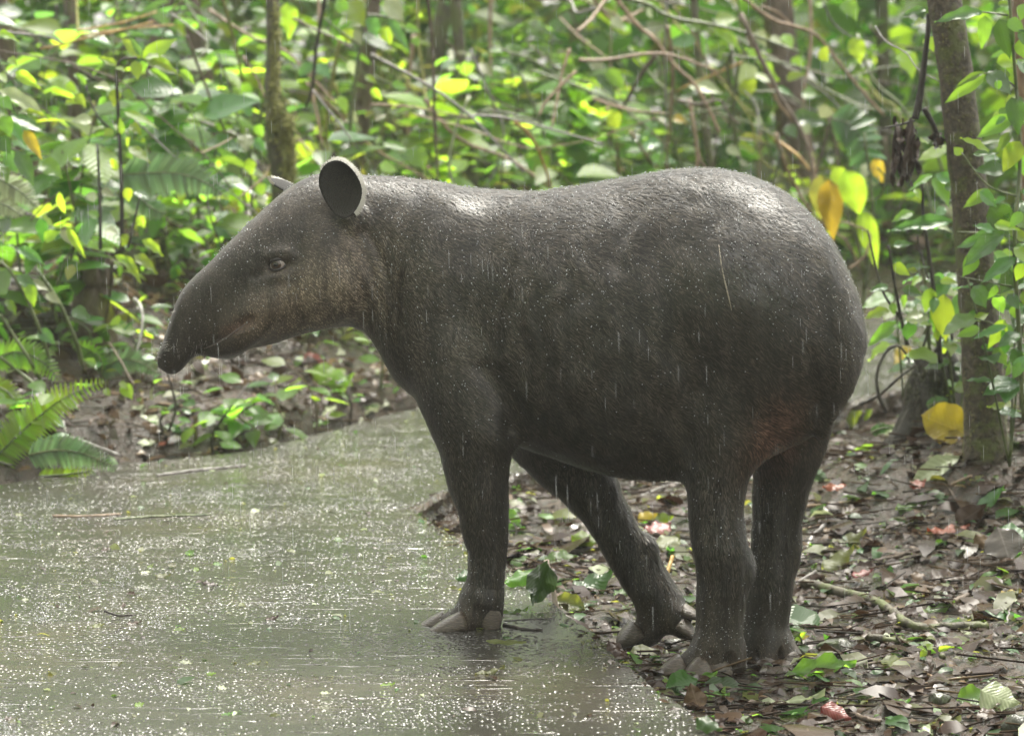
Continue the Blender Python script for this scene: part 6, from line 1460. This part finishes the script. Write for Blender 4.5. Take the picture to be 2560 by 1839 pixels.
def stone(label, px, py, wpx, hpx, conv):
    k = conv(1001, 0)[0] - conv(1000, 0)[0]; g = GT(*conv(px, py + hpx * .3)); s_ = k * pxm(g.y); v, f = ico(3); v = v.copy()
    for i in range(len(v)):
        n_ = mnoise.noise(Vector(v[i]) * 1.7 + Vector((px, py, 0))); v[i] *= 1 + .28 * n_
    v *= np.array([wpx / 2 * s_, wpx / 2.4 * s_, hpx / 1.7 * s_])
    return tag(link('stone', mesh_np('stone', v, f), M_STONE, None, g), label, 'stone')
stone('flat dark wet stone right of the hind feet', 1180, 610, 250, 100, CG); stone('rounded mossy stone in the right foreground', 1765, 925, 130, 85, CG); stone('wet stone cut by the lower right corner', 2230, 1080, 190, 150, CG); stone('small bluish wet stone under the raised toes', 1420, 1245, 100, 60, C3)
# seedlings in the mud
shrub('seedling', 'tiny lime seedling growing at the end of the lower root', [([(1690, 700), (1690, 650), (1685, 620)], 4)], [((1690, 650), (1640, 625), 40, 'lime'), ((1690, 650), (1650, 690), 36, 'lime'), ((1690, 640), (1730, 610), 40, 'lime'), ((1690, 650), (1745, 660), 36, 'fresh'), ((1685, 630), (1690, 585), 30, 'lime'), ((1760, 650), (1850, 625), 30, 'lime')], GT(*CG(1690, 700)).y, CG, cat='seedling')
shrub('seedling', 'tiny yellow green seedling beside the heel of the far hind foot', [([(960, 640), (955, 600), (950, 570)], 3)], [((955, 590), (915, 580), 30, 'lime'), ((952, 575), (975, 540), 30, 'lime'), ((955, 585), (1000, 560), 24, 'yellow')], GT(*CG(960, 640)).y, CG, cat='seedling')

# countless small litter: leaf crumbs and twig bits
def crumbs(n, xr, yr, L, mats, path_ok=False, zl=.006):
    for mt, share in mats:
        m = int(n * share); x = RNG.uniform(*xr, m); y = RNG.uniform(*yr, m)
        inside = poly_inside(x, y, PATH_POLY)
        if not path_ok: x, y = x[~inside], y[~inside]; z = height(x, y)
        else: x, y = x[inside], y[inside]; z = np.zeros(len(x))
        m = len(x); a = RNG.uniform(0, 2 * np.pi, m); d = np.stack([np.cos(a), np.sin(a), RNG.normal(0, .22, m)], -1); nn = np.stack([RNG.normal(0, .35, m), RNG.normal(-.1, .35, m), np.ones(m)], -1)
        s_ = np.cross(d, nn); s_ /= np.linalg.norm(s_, axis=1, keepdims=True); nn = np.cross(s_, d); l = (L * np.exp(RNG.normal(-.1, .55, m)))[:, None]; w = l * RNG.uniform(.12, .34, (m, 1)); b = np.stack([x, y, z + zl * RNG.uniform(.3, 1.6, m)], -1) - d * l * .5
        V = np.stack([b, b + d * l * .35 + s_ * w + nn * l * .08, b + d * l * .7 + s_ * w * .8 + nn * l * .1, b + d * l - nn * l * .1, b + d * l * .7 - s_ * w * .8 + nn * l * .1, b + d * l * .35 - s_ * w + nn * l * .08], 1).reshape(-1, 3); k6 = np.arange(m)[:, None] * 6
        yield V, np.concatenate([k6 + np.array([[0, 1, 5]]), k6 + np.array([[1, 2, 4]]), k6 + np.array([[1, 4, 5]]), k6 + np.array([[2, 3, 4]])]), mt
def twigs(n, xr, yr, L, mats):
    for mt, share in mats:
        m = int(n * share); x = RNG.uniform(*xr, m); y = RNG.uniform(*yr, m); ins_ = poly_inside(x, y, PATH_POLY); x, y = x[~ins_], y[~ins_]; m = len(x)
        a = RNG.normal(0, .6, m); l = L * RNG.uniform(.4, 1.8, m); r = RNG.uniform(.0012, .0032, m); c = np.stack([x, y, height(x, y) + .008], -1); d = np.stack([np.cos(a), np.sin(a), RNG.normal(0, .08, m)], -1); s1 = np.stack([-np.sin(a), np.cos(a), np.zeros(m)], -1); up = np.array([0, 0, 1.0])
        e0 = c - d * l[:, None] / 2; e1 = c + d * l[:, None] / 2 + RNG.normal(0, .006, (m, 3)); V = []
        for e_ in (e0, e1):
            for k in range(3):
                th = 2 * np.pi * k / 3; V.append(e_ + (s1 * math.cos(th) + up * math.sin(th)) * r[:, None])
        V = np.stack(V, 1).reshape(-1, 3); k6 = np.arange(m)[:, None] * 6
        F_ = [np.array([[i, (i + 1) % 3, 3 + (i + 1) % 3]]) for i in range(3)] + [np.array([[i, 3 + (i + 1) % 3, 3 + i]]) for i in range(3)]
        yield V, np.concatenate([k6 + f for f in F_]), mt
LIT = [('brown', .66), ('tan', .06), ('silver', .03), ('olive', .09), ('pale', .008), ('fresh', .045), ('deep', .10)]
stuff_mesh('leaf_litter', 'wet leaf crumbs and rotting litter covering the mud by the path', 'litter', list(crumbs(9000, (-.4, 2.2), (5.4, 8.2), .034, LIT)) + list(crumbs(8000, (-.4, 2.6), (8.0, 11.5), .040, LIT)) + list(twigs(1500, (-.3, 2.2), (5.4, 9.5), .13, [('brown', .6), ('tan', .25), ('dark', .15)])))
stuff_mesh('bank_litter', 'brown dead leaves and twigs covering the far bank', 'litter', list(edge_filter(leaf_cloud('b', 12000, (-3.0, 1.6), (8.0, 12.5), lambda x, y, m: height(x, y) + .012 + RNG.random(m) * .02, .055, [('brown', .48), ('tan', .22), ('silver', .12), ('pale', .04), ('olive', .08), ('fresh', .06)]), .02)) + list(twigs(1700, (-2.6, 1.5), (8.7, 11.8), .18, [('brown', .5), ('tan', .3), ('grey', .2)])))
def edge_crumbs(n):
    """soil crumbs and leaf bits lapping over the slab's edge"""
    E = [Vector(p) for p in MUD_EDGE[7:14]]; ln = np.array([(b - a).length for a, b in zip(E[:-1], E[1:])]); pr = ln / ln.sum()
    for mt, share in (('brown', .6), ('olive', .2), ('tan', .1), ('deep', .1)):
        m = int(n * share); i = RNG.choice(len(ln), m, p=pr); f = RNG.random(m); A = np.array([E[k][:] for k in i]); B = np.array([E[k + 1][:] for k in i]); c_ = A + (B - A) * f[:, None] + RNG.normal(.004, .017, (m, 2)); x, y = c_[:, 0], c_[:, 1]
        ins_ = poly_inside(x, y, PATH_POLY); z = np.where(ins_, .0015, -.02 - RNG.random(m) * .05); a = RNG.uniform(0, 6.28, m); d = np.stack([np.cos(a), np.sin(a), RNG.normal(0, .15, m)], -1); nn = np.stack([RNG.normal(0, .3, m), RNG.normal(0, .3, m), np.ones(m)], -1); s_ = np.cross(d, nn); s_ /= np.linalg.norm(s_, axis=1, keepdims=True)
        l = (.012 * np.exp(RNG.normal(0, .6, m)))[:, None]; w = l * RNG.uniform(.15, .4, (m, 1)); b = np.stack([x, y, z], -1)
        V = np.stack([b, b + d * l * .35 + s_ * w, b + d * l * .7 + s_ * w * .8 + np.array([0, 0, .002]), b + d * l, b + d * l * .7 - s_ * w * .8, b + d * l * .35 - s_ * w], 1).reshape(-1, 3); k6 = np.arange(m)[:, None] * 6
        yield V, np.concatenate([k6 + np.array([[0, 1, 5]]), k6 + np.array([[1, 2, 4]]), k6 + np.array([[1, 4, 5]]), k6 + np.array([[2, 3, 4]])]), mt
stuff_mesh('path_debris', 'tiny wet leaf crumbs strewn over the concrete path', 'debris', list(edge_crumbs(500)) + list(crumbs(1500, (-2.0, 1.2), (5.6, 11), .013, [('olive', .4), ('brown', .25), ('deep', .2), ('pale', .15)], True, .002)))

# moss and grass fringe on the broken slab edge behind the foreleg
hv = []; hf = []
for k in range(2600):
    f = random.random() * (len(MUD_EDGE) - 1); i = int(f)
    if not 2 <= i <= 8: continue
    a, b = Vector((*MUD_EDGE[i], 0)), Vector((*MUD_EDGE[i + 1], 0)); p0 = a.lerp(b, f - i) + Vector((random.gauss(0, .012), random.gauss(0, .012), random.uniform(-.07, .002))); d = Vector((random.gauss(0, .5), -.5, random.uniform(-.4, 1))).normalized(); L = random.uniform(.006, .022); s_ = d.orthogonal().normalized() * .0016
    b0 = len(hv); hv += [p0 - s_, p0 + s_, p0 + d * L]; hf.append([b0, b0 + 1, b0 + 2])
tag(link('edge_moss', mesh_np('edge_moss', [tuple(q) for q in hv], hf, False), BK['mossy']), 'moss and rootlets fringing the broken slab edge', 'moss', None, 'stuff')

# ------------------------------------------------------------------ rain
def drops(n):
    Y = RNG.uniform(5.6, 12.0, n); x = RNG.uniform(-.19, .19, n) * Y; z = HC - RNG.uniform(-.03, .27, n) * Y
    ok = z > .05; return np.stack([x, Y, z], -1)[ok]
dp = drops(2600); v, f = ico(1)
rad = RNG.uniform(.00018, .00034, len(dp)); st = RNG.uniform(35, 85, len(dp))
V = v[None] * rad[:, None, None] * np.stack([np.ones(len(dp)), np.ones(len(dp)), st], -1)[:, None, :] + dp[:, None]
V[:, :, 0] += (V[:, :, 2] - dp[:, None, 2]) * -.03
t = NT('rain_water'); M_RAIN = t.done(t.principled((.9, .92, .95), .08, None, .9, Transmission_Weight=.35, IOR=1.33))
o = link('rain', mesh_np('rain', V.reshape(-1, 3), (f[None] + (np.arange(len(dp)) * len(v))[:, None, None]).reshape(-1, 3)), M_RAIN); tag(o, 'slender raindrops falling through the air', 'rain', None, 'stuff')
# splash crowns on the path: beads thrown up where drops strike
sx = []
for k in range(420):
    x = random.uniform(-1.6, .6); y = random.uniform(5.7, 10.5)
    if not on_path(x, y): continue
    nb = random.randint(2, 6); big = 1.0
    for q in range(nb): sx.append((x + random.gauss(0, .008), y + random.gauss(0, .008), abs(random.gauss(.004, .008)) + .001, random.uniform(.0005, .0016)))
for px, py in ((105, 1535), (395, 1550), (15, 1830), (300, 1440)):
    g = G(px, py + 20)
    for q in range(120):
        a = random.uniform(0, 6.28); r_ = random.uniform(.0, .03); h_ = abs(random.gauss(0, .022)); sx.append((g.x + math.cos(a) * r_, g.y + math.sin(a) * r_, h_, random.uniform(.0004, .0013)))
sx = np.array(sx)
o = link('rain_splashes', beads('rain_splashes', sx[:, :3], sx[:, 3], M_RAIN, (0, 0, 0)), M_RAIN); tag(o, 'beads of water splashing up from the wet path', 'splash', None, 'stuff')
# ------------------------------------------------------------------ rain haze filling the clearing
bm = bmesh.new(); bmesh.ops.create_cube(bm, size=1.0)
for v_ in bm.verts: v_.co = Vector((v_.co.x * 560, v_.co.y * 560, v_.co.z * 12.0 + 4.4))
me = bpy.data.meshes.new('haze'); bm.to_mesh(me); bm.free()
t = NT('haze_air'); pv = t.n('ShaderNodeVolumePrincipled'); pv.inputs['Color'].default_value = (.92, .95, .90, 1); pv.inputs['Density'].default_value = 0.0018; pv.inputs['Anisotropy'].default_value = 0.35
t.t.links.new(pv.outputs[0], t.out.inputs['Volume'])
tag(link('haze', me, t.m), 'pale rain haze between the trees', 'haze', None, 'stuff')

# look-alikes with one description: say which is nearer
from collections import defaultdict
same = defaultdict(list)
for o in COL.objects:
    if o.parent is None and o.get('label') and o.get('kind') != 'structure': same[o['label']].append(o)
for lab, obs in same.items():
    if len(obs) < 2 or len(lab.split()) > 15: continue
    obs.sort(key=lambda o: o.location.y)
    words_ = {2: ('nearer', 'farther'), 3: ('nearest', 'middle', 'farthest')}.get(len(obs))
    if words_:
        for o, w_ in zip(obs, words_): o['label'] = lab + ', ' + w_
